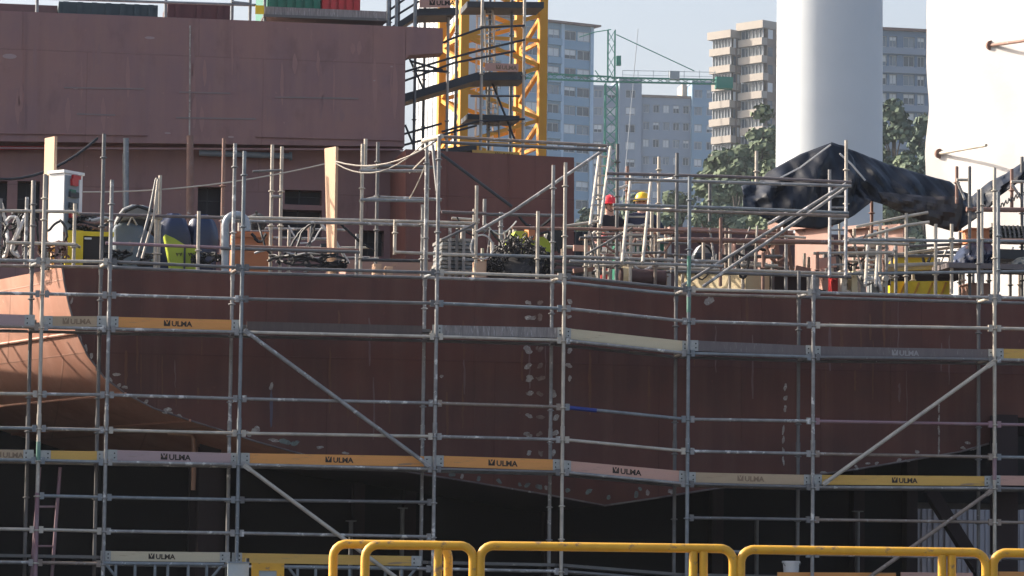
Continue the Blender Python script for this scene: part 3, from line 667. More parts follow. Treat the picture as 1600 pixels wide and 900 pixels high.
# ------------------------------------------------------------------ tower crane mast
CY = 72; FC = Frame((0, CY, 0), R(16.5))
ul, ur = FC.uz(724, 130, 0)[0], FC.uz(847, 130, 0)[0]; W = ur-ul
e = empty('tower_crane', FC.P((ul+ur)/2, W/2, 0), 'yellow lattice mast of a tower crane rising behind the steel block', 'crane')
zt = FC.uz(785, -60, 0)[1]
corners = [(ul,0),(ur,0),(ur,W),(ul,W)]
for u, v in corners:
    mb = MB(); mb.fbox(FC, u-.09, u+.09, v-.09, v+.09, .3, zt); build('leg', mb, M_cry, e)
zn = [FC.uz(724, y, 0)[1] for y in (222, 183, 140, 100, 57, 15, -26, -58)]
dz = (zn[6]-zn[0])/6
zz = zn[0]-dz*int((zn[0]-.5)/dz); zs = []
while zz < zt: zs.append(zz); zz += dz
k0 = len([z for z in zs if z < zn[0]-.01])
for s_ in range(4):
    (ua, va), (ub, vb) = corners[s_], corners[(s_+1) % 4]
    for i in range(len(zs)-1):
        if zs[i] < zn[0]-8*dz: continue
        left = (i-k0) % 2 == 0
        a, b = ((ua,va),(ub,vb)) if left else ((ub,vb),(ua,va))
        if s_ in (1, 2): a, b = b, a
        mb = MB(); mb.bar(FC.P(a[0],a[1],zs[i]), FC.P(b[0],b[1],zs[i+1]), .085); build('lattice_brace', mb, M_cry, e)
    for i in range(k0 % 2, len(zs), 4):
        if zs[i] < zn[0]-8*dz: continue
        mb = MB(); mb.bar(FC.P(ua,va,zs[i]), FC.P(ub,vb,zs[i]), .075); build('cross_bar', mb, M_cry, e)
mb = MB()
for i in range(-1, 2, 2): mb.tube([FC.P((ul+ur)/2+.2*i, W*.8, .5), FC.P((ul+ur)/2+.2*i, W*.8, zt)], .025, 6)
for q in range(int(zt/.3)): mb.tube([FC.P((ul+ur)/2-.2, W*.8, .6+q*.3), FC.P((ul+ur)/2+.2, W*.8, .6+q*.3)], .014, 6)
build('mast_ladder', mb, M_g[1], e)
mb = MB(); mb.fbox(FC, ul-1.5, ur+1.5, -1.5, W+1.5, 0, .3); build('base', mb, M_under, e)

# ------------------------------------------------------------------ stair scaffold beside the mast
TV = 14.5
e = empty('stair_scaffold', SH.P(0, TV, ZD), 'dark stair scaffold with sloping flights climbing past the yellow mast', 'scaffold')
for x, v, t in ((607,TV,-60),(621,TV,-60),(648,TV,-60),(662,TV+1,-60),(699,TV,-60),(712,TV+1,-60),(752,TV,-60),(764,TV+1,-60),(818,TV,-10),(798,TV+1,-60)):
    p = SH.on(x, 140, v); zt_ = SH.uz(x, t, v)[1]; mb = MB(); mb.tube([V3((p.x,p.y,ZD if x > 640 else 11)), V3((p.x,p.y,zt_))], .03, 8)
    for q in range(12):
        z_ = 9+q*.95
        if z_ < zt_: rosette(mb, V3((p.x,p.y,z_)))
    build('standard', mb, M_g[1] if x in (699,752,818) else M_g[3], e)
def flight(pts, v, dep, th, mt, name):
    mb = MB()
    for (x0,y0),(x1,y1) in zip(pts[:-1], pts[1:]):
        a, b = SH.on(x0,y0,v), SH.on(x1,y1,v); d = SH.V*dep; t = ZUP*th
        mb.hexa([a-t,b-t,b-t+d,a-t+d],[a,b,b+d,a+d])
    build(name, mb, mt, e)
flight([(600,160),(633,146),(745,113),(822,112)], TV, .9, .16, M_dsteel, 'stair_flight')
flight([(595,52),(655,13),(712,12)], TV-.3, .9, .14, M_dsteel, 'stair_flight')
flight([(730,2),(850,3)], TV+.5, .9, .12, M_dsteel, 'landing')
flight([(730,178),(812,181)], TV+.4, .8, .1, M_dsteel, 'landing')
flight([(600,262),(690,232),(745,226)], TV, .8, .1, M_dsteel, 'stair_flight')
flight([(735,244),(815,246)], TV, .9, .08, M_dsteel, 'landing')
for pts in (((600,123),(633,112),(700,92),(752,78),(820,62)),((600,135),(633,126),(710,98),(805,80)),((633,93),(707,60),(755,43),(820,40)),((600,36),(655,2)),((600,22),(650,-14)),
            ((600,220),(633,209),(690,193)),((690,206),(745,190),(820,186)),((600,235),(690,211),(745,196)),((640,95),(692,110)),((648,110),(700,112)),((735,150),(812,150))):
    mb = MB(); mb.tube([SH.on(x,y,TV-.02) for x, y in pts], .024, 6); build('handrail', mb, M_dsteel if pts[0][0] != 735 else M_g[3], e)
for a, b in (((767,125),(806,222)),((633,195),(648,232)),((640,92),(662,140)),((607,0),(640,-20))):
    mb = MB(); mb.tube([SH.on(*a,TV+.5), SH.on(*b,TV+.5)], .024, 6); build('diagonal_brace', mb, M_dsteel, e)
for px in (775, 781):
    pass
mb = MB()
for x0, x1 in ((769,780),(757,762)): mb.tube([SH.on(x0,8,TV+.8), SH.on(x1,215,TV+.8)], .022, 6)
for q in range(22): mb.tube([SH.on(769+q*.5,12+q*9.2,TV+.8), SH.on(757+q*.24,13+q*9.2,TV+.8)], .013, 6)
build('stair_ladder', mb, M_g[1], e)
def mini_board(x0,y0,x1,y1,h,mt,label,ink,tx,v):
    return toe_board(x0,y0,x1,y1,h,mt,label,ink,tx,v=v,br=False)
mini_board(656,-3,704,-3, 15, M_w_rosy, 'orange pink toe board on the top landing of the stair scaffold', M_ink, (671,26), TV-.35)
mini_board(758,98,810,100, 12.5, M_w_rosy, 'orange pink toe board on the landing in front of the yellow mast', M_ink_f, (775,20), TV-.05)
mini_board(738,234,812,238, 11, M_w_yellow, 'yellow toe board at the foot of the stair scaffold above the steel block', M_ink, (774,24), TV-.05)

# ------------------------------------------------------------------ white tower section and white wall
FW = Frame((0, 118, 0), 0)
ux0, ux1 = FW.uz(1214, 150, 0)[0], FW.uz(1378, 150, 0)[0]; rad = (ux1-ux0)/2
e = empty('white_tower', FW.P((ux0+ux1)/2, 0, 0), 'huge smooth white cylindrical tower standing behind the black tarpaulin', 'tower')
mb = MB(); zt = FW.uz(1300, -150, 0)[1]; mb.lathe(FW.P((ux0+ux1)/2, 0, 0), [(rad*1.03,0),(rad,zt)], 96); build('tower_shell', mb, M_white, e)
mb = MB(); mb.lathe(FW.P((ux0+ux1)/2, 0, 0), [(rad*1.1,0),(rad*1.1,.25)], 64); build('base_flange', mb, M_grey, e)

FB_ = Frame(SH.on(1448, 250, 36), R(-52)); FB_.o.z = 0
e = empty('sheeted_wall', FB_.P(4, .5, 0), 'tall brilliant white sheeted wall along the right edge', 'wall')
mb = MB(); nu, nz = 46, 60; zt = SH.uz(1448, -120, 36)[1]; Lw = 11.0
mb.sm = True
for i in range(nu+1):
    for j in range(nz+1):
        u, z = Lw*i/nu, zt*j/nz
        e_ = math.exp(-u*1.2)
        d_ = .05*math.sin(u*2.3+.6*math.sin(z*.9)) + .03*math.sin(z*1.9+u*.7)+.035*math.sin(z*4.3+2.1*u)*math.exp(-abs((u % 2.6)-1.3)*2)+random.uniform(-.006,.006)
        mb.v.append(FB_.P(u-.04*e_*math.sin(z*1.3)-.03*e_*math.sin(z*3.1), d_, z))
for i in range(nu):
    for j in range(nz): a = i*(nz+1)+j; mb.f.append((a, a+nz+1, a+nz+2, a+1))
build('white_sheet', mb, mat('white_sheet', (.50,.48,.46), .6, c2=(.445,.42,.40), sc_=.5, amt=1., c3=(.38,.35,.33), sc3=1.3, thr3=.64, bump=.5, bsc=2.2), e, flip=False)
mb = MB(); mb.fbox(FB_, .15, Lw, .25, 4, 0, zt-.1); build('wall_frame', mb, M_white, e)
for (x0,y0,x1,y1,lab) in ((1547,71,1640,58,'upper brown pole sticking out from the white sheeted wall'),(1467,240,1541,227,'lower pale pole sticking out from the white sheeted wall')):
    d = ray(x0,y0); t = (FB_.o-CAM).dot(FB_.V)/d.dot(FB_.V); a = CAM+d*(t-.02)
    d2 = ray(x1,y1); t2 = (FB_.o-CAM).dot(FB_.V)/d2.dot(FB_.V); b = CAM+d2*(t2*.985)
    e2 = empty('wall_pole', a, lab, 'pole', 'poles on the white wall')
    mb = MB(); mb.tube([a, b], .045, 10); build('pole_tube', mb, M_rust if y0 < 100 else M_g[1], e2)
    mb = MB(); dd = (b-a).normalized(); mb.tube([a-dd*.01, a+dd*.06], .13, 12); build('flange', mb, M_rust, e2)

# ------------------------------------------------------------------ apartment blocks far behind
def windows(e, F, v, rects, mt_glass, mt_frame, blind=None, chance=.5, fr=.12):
    for (a, b, c, d) in rects:
        mb = MB(); t = fr
        for q in ((a,a+t,c,d),(b-t,b,c,d),(a+t,b-t,c,c+t),(a+t,b-t,d-t,d),((a+b)/2-t*.4,(a+b)/2+t*.4,c+t,d-t)):
            mb.fbox(F, q[0], q[1], v-.02, v+.12, q[2], q[3])
        w_ = build('window', mb, mt_frame, e)
        mb = MB(); mb.fbox(F, a+t, b-t, v+.05, v+.08, c+t, d-t); build('pane', mb, M_glass2 if random.random() < .35 else mt_glass, w_)
        if blind and random.random() < chance:
            h = random.choice((.35,.6,.9,.98)); mb = MB(); mb.fbox(F, a+t*.8, b-t*.8, v+.005, v+.03, d-t-(d-c-2*t)*h, d-t*.9); build('blind', mb, blind, w_)
M_bw = mat('facade_blue_grey_hazed', (.20,.31,.41), .8, c2=(.18,.28,.38), sc_=.15)  # distance haze painted into the blue grey, pale and grey bases
M_bw2 = mat('facade_pale_hazed', (.36,.48,.59), .8, c2=(.33,.44,.55), sc_=.15)
M_bg = mat('facade_grey_hazed', (.23,.275,.34), .8, c2=(.20,.25,.31), sc_=.15)
M_bcream = mat('facade_cream', (.38,.335,.285), .8, c2=(.29,.255,.22), sc_=.2)
M_bbrown = mat('facade_brown', (.22,.17,.14), .8)
M_fr = mat('window_frame_grey_hazed', (.38,.40,.42), .6)  # frame base lightened as well, painted haze
M_blind = mat('roller_blind', (.62,.64,.64), .7)
M_roof = mat('brown_roof', (.20,.13,.11), .8)
def block(name, F, x0, x1, ytop, v, dep, mt, label, holes_fn=None):
    pass
# tall blue grey block with overhanging roof
F1 = Frame((15, 520, 0), R(30)); ym = 150
e = empty('apartment_block', F1.P(0, 5, 0), 'tall blue grey apartment block with brown overhanging roof behind the yellow mast', 'building')
ua, ub = F1.uz(730, 60, 0)[0], F1.uz(926, 60, 0)[0]; zt = F1.uz(900, 40, 0)[1]
fl = 2.95; cols = []
for xa, xb in ((741,758),(766,783),(795,812),(822,842),(856,874),(882,900),(902,922)):
    cols.append((F1.uz(xa,100,0)[0], F1.uz(xb,100,0)[0]))
hs = []
z = zt-.9
while z-2.2 > 2:
    for a, b in cols: hs.append((a, b, z-1.55, z))
    z -= fl
mb, bk = MB(), MB(); holed_wall(mb, F1, ua, ub, 0, zt, 0, hs, .4, None)
mb.fbox(F1, ua, ub, .45, 16, 0, zt)
build('wall', mb, M_bw, e, flip=False)
windows(e, F1, .15, hs, M_glass, M_fr, M_blind, .62)
for x in (851, 878, 924):
    u = F1.uz(x,100,0)[0]; mb = MB(); mb.fbox(F1, u-.28, u+.28, -.25, -.002, 0, zt); build('pilaster', mb, M_bw2, e)
mb = MB(); mb.fbox(F1, ua-.8, ub+.9, -1.1, 17, zt+.02, zt+.3); build('roof', mb, M_roof, e)
for i in range(0, len(hs), 7):
    z0_ = hs[i][2]; mb = MB(); mb.fbox(F1, cols[4][0]-.2, cols[4][1]+.2, -.55, -.003, z0_-1.0, z0_+.05); build('balcony', mb, M_bw, e)
# grey middle block
F2 = Frame((25, 600, 0), R(8))
e = empty('apartment_block', F2.P(20, 6, 0), 'lower grey apartment block with stepped roof in the middle distance', 'building')
parts = ((925,967,137),(967,1002,127),(1002,1080,153),(1080,1118,132))
for xa, xb, yt in parts:
    ua, ub = F2.uz(xa,yt,0)[0], F2.uz(xb,yt,0)[0]; zt = F2.uz((xa+xb)/2,yt,0)[1]
    v0 = {1002:0, 967:-.6, 925:.5, 1080:-1.0}[xa]
    hs = []
    for yy in range(163 if xa == 1002 else 140, 330, 27):
        z1_ = F2.uz(xa, yy, v0)[1]; k = {925:2,967:1,1002:5,1080:2}[xa]; wd = (ub-ua)/k
        for i in range(k):
            s_ = .18 if xa != 967 else .28
            hs.append((ua+wd*(i+s_), ua+wd*(i+1-s_), z1_-1.5, z1_))
    mb = MB(); holed_wall(mb, F2, ua, ub, 0, zt, v0, hs, .4); mb.fbox(F2, ua, ub, v0+.42, 12, 0, zt)
    mb.quad(F2.P(ua,v0,0),F2.P(ua,v0+.5,0),F2.P(ua,v0+.5,zt),F2.P(ua,v0,zt))
    build('wall', mb, M_bg if xa != 1080 else M_bw, e, flip=False)
    mb = MB(); mb.fbox(F2, ua-.1, ub+.1, v0-.25, 12, zt+.01, zt+.45); build('roof', mb, M_bbrown if xa==1002 else M_bg, e)
    windows(e, F2, v0+.15, hs, M_glass, M_fr, M_blind, .5)
mb = MB(); ua, ub = F2.uz(1063,135,6)[0], F2.uz(1082,135,6)[0]; mb.fbox(F2, ua, ub, 4, 9, 20, F2.uz(1070,134,6)[1]); build('roof_house', mb, M_bcream, e)
# cream block with sunlit balconies
F3 = Frame(SH.on(1150,100,0), R(-46)); d3 = ray(1157, 100); F3.o = CAM + d3*(545/d3.y); F3.o.z = 0
e = empty('apartment_block', F3.o, 'cream apartment tower with rows of sunlit balconies left of the white tower', 'building')
def px_at(F, u, v): pass
for lobe, (xl, xr, xs, yt, dv) in enumerate(((1113,1143,1158,56,0),(1158,1193,1226,41,-3))):
    # left lit face from xl to xr, shaded face from xr to xs
    Y_ = 545+dv; dL = ray(xr, 100); pc = CAM+dL*(Y_/dL.y); Fl = Frame((pc.x,pc.y,0), R(-46)); # u to the left is negative (lit face)
    dl = ray(xl,100); t = (Fl.o-CAM).dot(Fl.V)/dl.dot(Fl.V); ul_ = (CAM+dl*t-Fl.o).dot(Fl.U)
    dr = ray(xs,100); t = (Fl.o-CAM).dot(Fl.U)/dr.dot(Fl.U); vr_ = (CAM+dr*t-Fl.o).dot(Fl.V)
    zt = CAM.z + (ray(xr,yt).z/ray(xr,yt).y)*Y_
    mb = MB(); mb.fbox(Fl, ul_, -.0, .9, vr_, 0, zt-.3); build('wall', mb, M_bbrown, e)
    mb = MB(); mb.fbox(Fl, ul_-.7, .25, -.55, vr_+.3, zt-.28, zt+1.0); build('roof', mb, M_bcream, e)
    k = 0; z = zt-2.9
    while z > 3:
        sh = .5 if k % 3 == 2 else 0
        mb = MB(); mb.fbox(Fl, ul_-.3+sh, .0+sh*.6, -.45, .88, z-.15, z+1.05); build('balcony', mb, M_bcream, e)
        mb = MB(); n_ = 6
        for i in range(n_+1):
            u = ul_+(-.25-ul_)*i/n_; mb.fbox(Fl, u-.05, u+.05, .1, .2, z+1.06, z+2.72)
        mb.fbox(Fl, ul_, -.2, .1, .2, z+2.6, z+2.74); w_ = build('window', mb, M_fr, e)
        mb = MB(); mb.fbox(Fl, ul_+.02, -.22, .22, .25, z+1.06, z+2.72); build('pane', mb, M_glass, w_)
        for q in range(2):
            va = vr_*(.2+.42*q); mb = MB(); mb.fbox(Fl, -.001, .06, va, va+vr_*.22, z+1., z+2.5); build('side_window', mb, M_glass if (k+q) % 3 else M_blind, e)
        if lobe == 0 or True:
            mb = MB(); mb.fbox(Fl, .08, .5, vr_*.55, vr_*.95, z-.1, z+.9); build('side_balcony', mb, M_bbrown if k % 2 else M_bcream, e)
        z -= 2.95; k += 1
# dark blue block between the white tower and the white wall
F4 = Frame((40, 470, 0), R(12))
e = empty('apartment_block', F4.P(20, 6, 0), 'shaded slate blue apartment block between the white tower and white wall', 'building')
ua, ub = F4.uz(1300,100,0)[0], F4.uz(1475,100,0)[0]; zt = F4.uz(1415,49,0)[1]
hs = []; z = zt-.8
while z > 6:
    n_ = 8; wd = (ub-ua)/n_
    for i in range(n_):
        hs.append((ua+wd*(i+.08), ua+wd*(i+(.9 if i % 2 else .62)), z-1.6, z))
    z -= 2.75
mb = MB(); holed_wall(mb, F4, ua, ub, 0, zt, 0, hs, .5); mb.fbox(F4, ua, ub, .55, 12, 0, zt); build('wall', mb, mat('facade_slate', (.13,.19,.27), .8, c2=(.11,.165,.24), sc_=.2), e, flip=False)
hv = [h for h in hs if F4.uz(1370,100,0)[0] < h[1] and h[3] > zt-16]
windows(e, F4, .2, hv, M_glass, M_fr, M_blind, .45)
mb = MB(); mb.fbox(F4, ua-.2, ub+.2, -.5, 12.2, zt+.01, zt+.4); build('roof', mb, M_roof, e)
for i in range(6):
    zz = zt-.8-2.75*i-1.65; mb = MB(); mb.fbox(F4, F4.uz(1370,100,0)[0], ub, -.35, -.002, zz-.95, zz); build('parapet_band', mb, M_bg, e)
# white building behind the stair scaffold
F5 = Frame((0, 150, 0), R(-58)); d5 = ray(714, 150); p5 = CAM+d5*(150/d5.y); F5.o = V3((p5.x, p5.y, 0))
dl = ray(646,150); t = (F5.o-CAM).dot(F5.V)/dl.dot(F5.V); ul_ = (CAM+dl*t-F5.o).dot(F5.U)
e = empty('white_building', F5.o, 'plain bright white building glimpsed behind the stair scaffold and crane leg', 'building')
zt = CAM.z+(ray(680,-80).z/ray(680,-80).y)*150
mb = MB(); mb.fbox(F5, ul_, 0, 0, 1.2, 0, zt); build('wall', mb, M_white, e)
for i in range(1, 9):
    u = ul_*i/9; mb = MB(); mb.fbox(F5, u-.03, u+.03, -.03, -.001, 0, zt); build('panel_joint', mb, M_cab, e)
mb = MB(); mb.fbox(F5, ul_-.1, .1, -.1, 1.3, zt+.005, zt+.2); build('roof_edge', mb, M_grey, e)

# ------------------------------------------------------------------ small green tower crane far off
FG = Frame((0, 350, 0), R(4)); M_cg = mat('crane_green', (.02,.20,.15), .6, c2=(.02,.15,.12), sc_=1)
e = empty('tower_crane', FG.P(FG.uz(955,200,0)[0], 0, 0), 'small green tower crane with level jib far behind the deck', 'crane')
def lattice(name, p0, p1, wd, step, ch=.09, br=.06):
    """square lattice column between two points"""
    d = (p1-p0); L = d.length; d.normalize(); x = d.cross(FG.V if abs(d.z) > .5 else ZUP).normalized(); y = x.cross(d).normalized()
    cs = [(-1,-1),(1,-1),(1,1),(-1,1)]; mb = MB(); q = lambda c, s_: p0+d*s_+x*(c[0]*wd/2)+y*(c[1]*wd/2)
    for c in cs: mb.bar(q(c,0), q(c,L), ch)
    n_ = max(1, int(L/step))
    for i in range(n_):
        for k in range(4):
            a, b = cs[k], cs[(k+1) % 4]
            if i % 2: a, b = b, a
            mb.bar(q(a, L*i/n_), q(b, L*(i+1)/n_), br)
    build(name, mb, M_cg, e)
g = lambda x, y: FG.on(x, y, 0)
base = g(955, 130); lattice('mast', V3((base.x, base.y, 0)), base, 1.25, 1.2, .14, .09)
lattice('tower_head', g(955,126), g(955.5,47), .75, 1.1, .10, .06)
lattice('jib', g(955,124), g(820,118), .55, .9, .10, .06)
lattice('counter_jib', g(955,124.5), g(1120,128), .45, .9, .12, .06)
mb = MB(); mb.bar(g(1118,129.5), g(1144,130.5), 1.3, 1.2); build('counterweight', mb, M_cg, e)
mb = MB(); mb.bar(g(963,95), g(970,95), .7, 1.0); build('floodlight', mb, M_cg, e)
mb = MB(); mb.bar(g(1046,118), g(1061,118.5), .9, .9); build('winch_box', mb, mat('winch_grey', (.30,.33,.36), .6), e)
for pts in (((955,46),(930,50),(905,58)),((963,54),(1085,111)),((930,110),(940,125))):
    mb = MB(); mb.tube([g(*p) for p in pts], .055, 5); build('stay', mb, M_cg, e)
mb = MB()
for x in range(973, 1119, 24): mb.bar(g(x,110), g(x,125), .05)
mb.bar(g(973,110), g(1118,113), .05); mb.bar(g(973,117), g(1118,120), .04); build('handrail', mb, M_fr, e)
mb = MB(); an = g(997, 130); mb.tube([V3((an.x,an.y+200,0)), CAM+ray(997,45)*((an.y+200)/ray(997,45).y)], [.2,.06], 6)
thing('antenna', mb, M_fr, 'thin antenna mast above the grey block beside the green crane', 'antenna')

# ------------------------------------------------------------------ trees
M_leaf = [mat('foliage_hazed', (.095,.13,.085), .8, c2=(.15,.18,.10), sc_=.6, amt=1., spec=.2), mat('foliage_dark_hazed', (.075,.11,.085), .8, c2=(.115,.145,.09), sc_=.6, amt=1., spec=.2)]  # leaf bases greyed and lightened to paint in distance haze
M_bark = mat('bark', (.09,.07,.055), .9)
# wooded slope the trees stand on
hm = MB(); hm.sm = True; nx, ny = 40, 16
def hill_z(x, y):
    f = max(0, min(1, (y-225)/60)); f = f*f*(3-2*f); g_ = max(0, 1-abs((x-32)/75)**3)
    return 27*f*g_*(1-.25*max(0,(y-330)/90)) + .8*math.sin(x*.13)*f*g_
for i in range(nx+1):
    for j in range(ny+1):
        x, y = -50+165*i/nx, 222+200*j/ny; hm.v.append(V3((x, y, hill_z(x, y)-.02)))
for i in range(nx):
    for j in range(ny): a_ = i*(ny+1)+j; hm.f.append((a_, a_+ny+1, a_+ny+2, a_+1))
struct('hillside', hm, mat('hill_scrub', (.05,.075,.03), .9, c2=(.09,.09,.05), sc_=.2, amt=1.))
def tree(px, ptop, pw, Y, label, mt, seed, dens=1., leaf=.5):
    rnd = random.Random(seed); d = ray(px, 400); p = CAM+d*(Y/d.y); ppm = FPX/Y
    zt_ = CAM.z+(ray(px,ptop).z/ray(px,ptop).y)*Y; Rr = pw/2/ppm; zb_ = hill_z(p.x, p.y)-.3; H = zt_-zb_
    e = empty('tree', (p.x, p.y, zb_), label, 'tree', 'trees beyond the shipyard')
    mb = MB(); b0 = V3((p.x,p.y,zb_)); mb.tube([b0, b0+V3((.1,0,H*.3)), b0+V3((-.1,.1,H*.6)), b0+V3((.1,0,H*.85))], [.3,.24,.15,.05], 8)
    cl = []; nb = max(22, int(16*H/Rr/2))
    for i in range(nb):
        f = rnd.uniform(.12, .93); a = rnd.uniform(0, 6.28); env = min(1, (f/.3)**.5)*min(1, ((1.04-f)/.5)**.6)
        s_ = rnd.uniform(.26,.46)*Rr*(1.1-.4*f)
        rr = max(0, Rr*env*rnd.uniform(.35,1.05)-s_*.6)
        c = b0+V3((rr*math.cos(a), rr*math.sin(a), H*f)); cl.append((c, s_))
        if i % 3 == 0: mb.tube([b0+V3((0,0,H*f*.6)), (b0+V3((0,0,H*f*.8))+c)/2, c], [.10,.07,.03], 5)
    cl.append((b0+V3((0,0,H-.3*Rr)), .3*Rr))
    build('trunk', mb, M_bark, e)
    mb = MB()
    for c, s_ in cl:
        for i in range(int(dens*55*s_**2/leaf**2)):
            v = V3((rnd.gauss(0,1), rnd.gauss(0,1), rnd.gauss(0,1))).normalized()*s_*(rnd.random()**.33)*rnd.uniform(.8,1.15)
            v.z *= .75; q = c+v; n = (v.normalized()+V3((rnd.uniform(-.8,.8),rnd.uniform(-.8,.8),rnd.uniform(-.3,1)))).normalized()
            x = n.orthogonal().normalized(); y = n.cross(x); l = leaf*rnd.uniform(.6,1.3)
            mb.add([q-x*l*.5, q+y*l*.36, q+x*l*.5, q-y*l*.36], [(0,1,2,3)])
    build('crown', mb, mt, e, flip=False)
TR = [(1122,228,120,300,'broad hazy green tree right of the grey block, under the cream tower',0),
      (1190,158,120,312,'tall green tree directly left of the white tower',0),
      (1155,222,110,300,'rounded tree just below the sunlit balconies of the cream tower',0),
      (1150,272,120,282,'low bushy tree between deck tubes and the cream tower',1),
      (1206,240,100,275,'leafy tree half hidden behind the left edge of the white tower',0),
      (1396,148,110,300,'tall dark tree between the white tower and the white wall, upper crown',1),
      (1440,176,90,306,'dark tree against the left edge of the white wall',1),
      (1412,235,120,272,'lower bushy tree seen under the tarpaulin between tower and wall',0),
      (1378,285,90,262,'low tree by the foot of the white tower on its right',0),
      (1445,290,90,262,'low tree at the foot of the white wall',1),
      (1060,296,110,322,'small hazy tree behind the two workers on their right',0),
      (985,300,100,330,'pale hazy tree behind the workers at the foot of the green crane',1),
      (915,322,80,330,'hazy tree at the foot of the tall blue grey block',1),
      (1205,318,110,258,'low tree behind the foot of the black tarpaulin',0),
      (1100,312,110,262,'low green bush tree above the pink girders',0),
      (1040,335,90,262,'low green bush tree right of the worker in the yellow helmet',1)]
for i, (x, yt, pw, Y, lab, k) in enumerate(TR): tree(x, yt, pw, Y, lab, M_leaf[k], 100+i, .75, .66*Y/300)
IV = 5.0; ZI = ZD
# ------------------------------------------------------------------ tubes above the hull deck
def frame_thing(name, label, cat, anchor, posts=(), rails=(), group=None, zfoot=None):
    """posts: (x, ytop, ybot, v, mat)  rails: (pts, v, mat[, r])"""
    e = empty(name, anchor, label, cat, group)
    for x, yt, yb, v, mt in posts:
        ub = SH.uz(x, (yt+yb)/2, v)[0]; zt = SH.uz(x, yt, v)[1]; zb = SH.uz(x, yb, v)[1]
        if zfoot is not None and yb >= 400: zb = zfoot
        mb = MB(); mb.tube([SH.P(ub, v, zb), SH.P(ub, v, zt)], .0275 if v < 6 else .034, 8)
        z = zb+.35
        while z < zt-.2: rosette(mb, SH.P(ub, v, z)); z += .55 if v < 6 else 1.0
        build('standard', mb, mt or pick((4,5,2,2)), e)
    for r_ in rails:
        pts, v, mt = r_[:3]; vs = v if isinstance(v, tuple) else (v,)*len(pts)
        mb = MB(); mb.tube([SH.on(x, y, q) for (x, y), q in zip(pts, vs)], r_[3] if len(r_) > 3 else .025, 8); build('rail', mb, mt or pick(), e)
    return e
P_ = lambda px, v: SH.P(SH.uz(px, 430, v)[0], v, ZD)
T, G, B_, D = M_g[1], M_g[0], M_g[2], M_g[3]
frame_thing('guard_rail', 'sunlit tan tube guard rail around the white cabinet at left deck edge', 'railing', P_(60, 1.7),
    [(0,310,408,1.7,D),(41,308,408,1.7,G),(116,318,420,1.7,T),(72,274,420,2.0,D),(50,282,420,1.9,T)],
    [([(-20,329),(118,331)],1.66,T),([(10,379),(118,382)],1.66,T),([(118,331),(124,336)],(1.66,2.6),T),([(118,382),(124,386)],(1.66,2.6),T)], zfoot=ZD)
frame_thing('deck_scaffold', 'tube frame with leaning tied poles over the yellow machine and blue bags', 'scaffold', P_(250, 2.4),
    [(244,278,412,2.4,T),(249,274,412,2.45,M_g[1]),(310,330,412,1.7,T),(348,216,412,2.5,M_rust),(424,226,415,3.,T),(439,229,415,3.,T)],
    [([(118,334),(230,337),(345,340)],2.35,M_w_dark),([(165,380),(345,387)],1.75,M_purple),([(244,280),(233,335),(215,402)],(2.3,2.2,2.0),D,.022),([(247,280),(240,340),(222,404)],(2.2,2.2,2.1),T,.02),
     ([(345,339),(560,344),(745,349)],2.35,None),([(345,345),(560,349),(745,355)],2.15,None),([(345,384),(562,391)],2.3,M_rust),([(345,388),(562,394)],2.0,D),
     ([(424,307),(439,307)],2.95,G),([(395,268),(440,266)],2.9,D,.02)], zfoot=ZD)
frame_thing('deck_scaffold', 'open square tube tower with three rail tiers left of the steel block', 'scaffold', P_(630, 2.4),
    [(565,225,418,2.2,T),(571,217,262,2.25,T),(589,222,418,3.2,D),(667,248,420,2.0,T),(617,343,398,1.8,T),(660,320,420,2.1,G)],
    [([(563,266),(590,259)],(2.2,3.2),T),([(563,314),(590,308)],(2.2,3.2),T),([(565,407),(590,404)],(2.2,3.2),T),([(589,259),(690,262)],3.2,D),([(563,267),(668,267)],2.15,G),([(563,312),(668,314)],2.15,B_),([(589,308),(690,312)],3.2,G),
     ([(565,406),(668,408)],2.15,M_dsteel),([(616,346),(640,346),(742,349)],1.75,T),([(616,394),(742,399)],1.75,T),([(676,226),(686,330)],(1.2,1.0),G)], zfoot=ZD)
frame_thing('deck_scaffold', 'tube frame with long crossing diagonals in front of the brown red steel block', 'scaffold', P_(800, 2),
    [(744,290,424,1.6,T),(757,311,352,1.8,G),(840,330,442,1.5,M_g[1]),(936,240,430,2.6,T),(964,225,434,2.2,D)],
    [([(686,213),(948,228)],.3,None),([(686,222),(948,235)],.1,None),([(688,240),(800,323)],1.2,M_dsteel),([(950,230),(800,331),(744,363)],(1.2,1.0,.9),G),
     ([(690,331),(760,334)],1.7,M_w_dark),([(760,335),(880,337)],1.7,None),([(690,375),(742,350)],1.4,D,.02),([(690,398),(742,399)],1.5,T),([(742,398),(880,402)],1.6,None),
     ([(690,213),(662,220)],(.1,.9),M_g[1],.04),([(800,356),(1040,360)],1.8,M_rust),([(880,354),(935,346)],2.2,T)], zfoot=ZD)
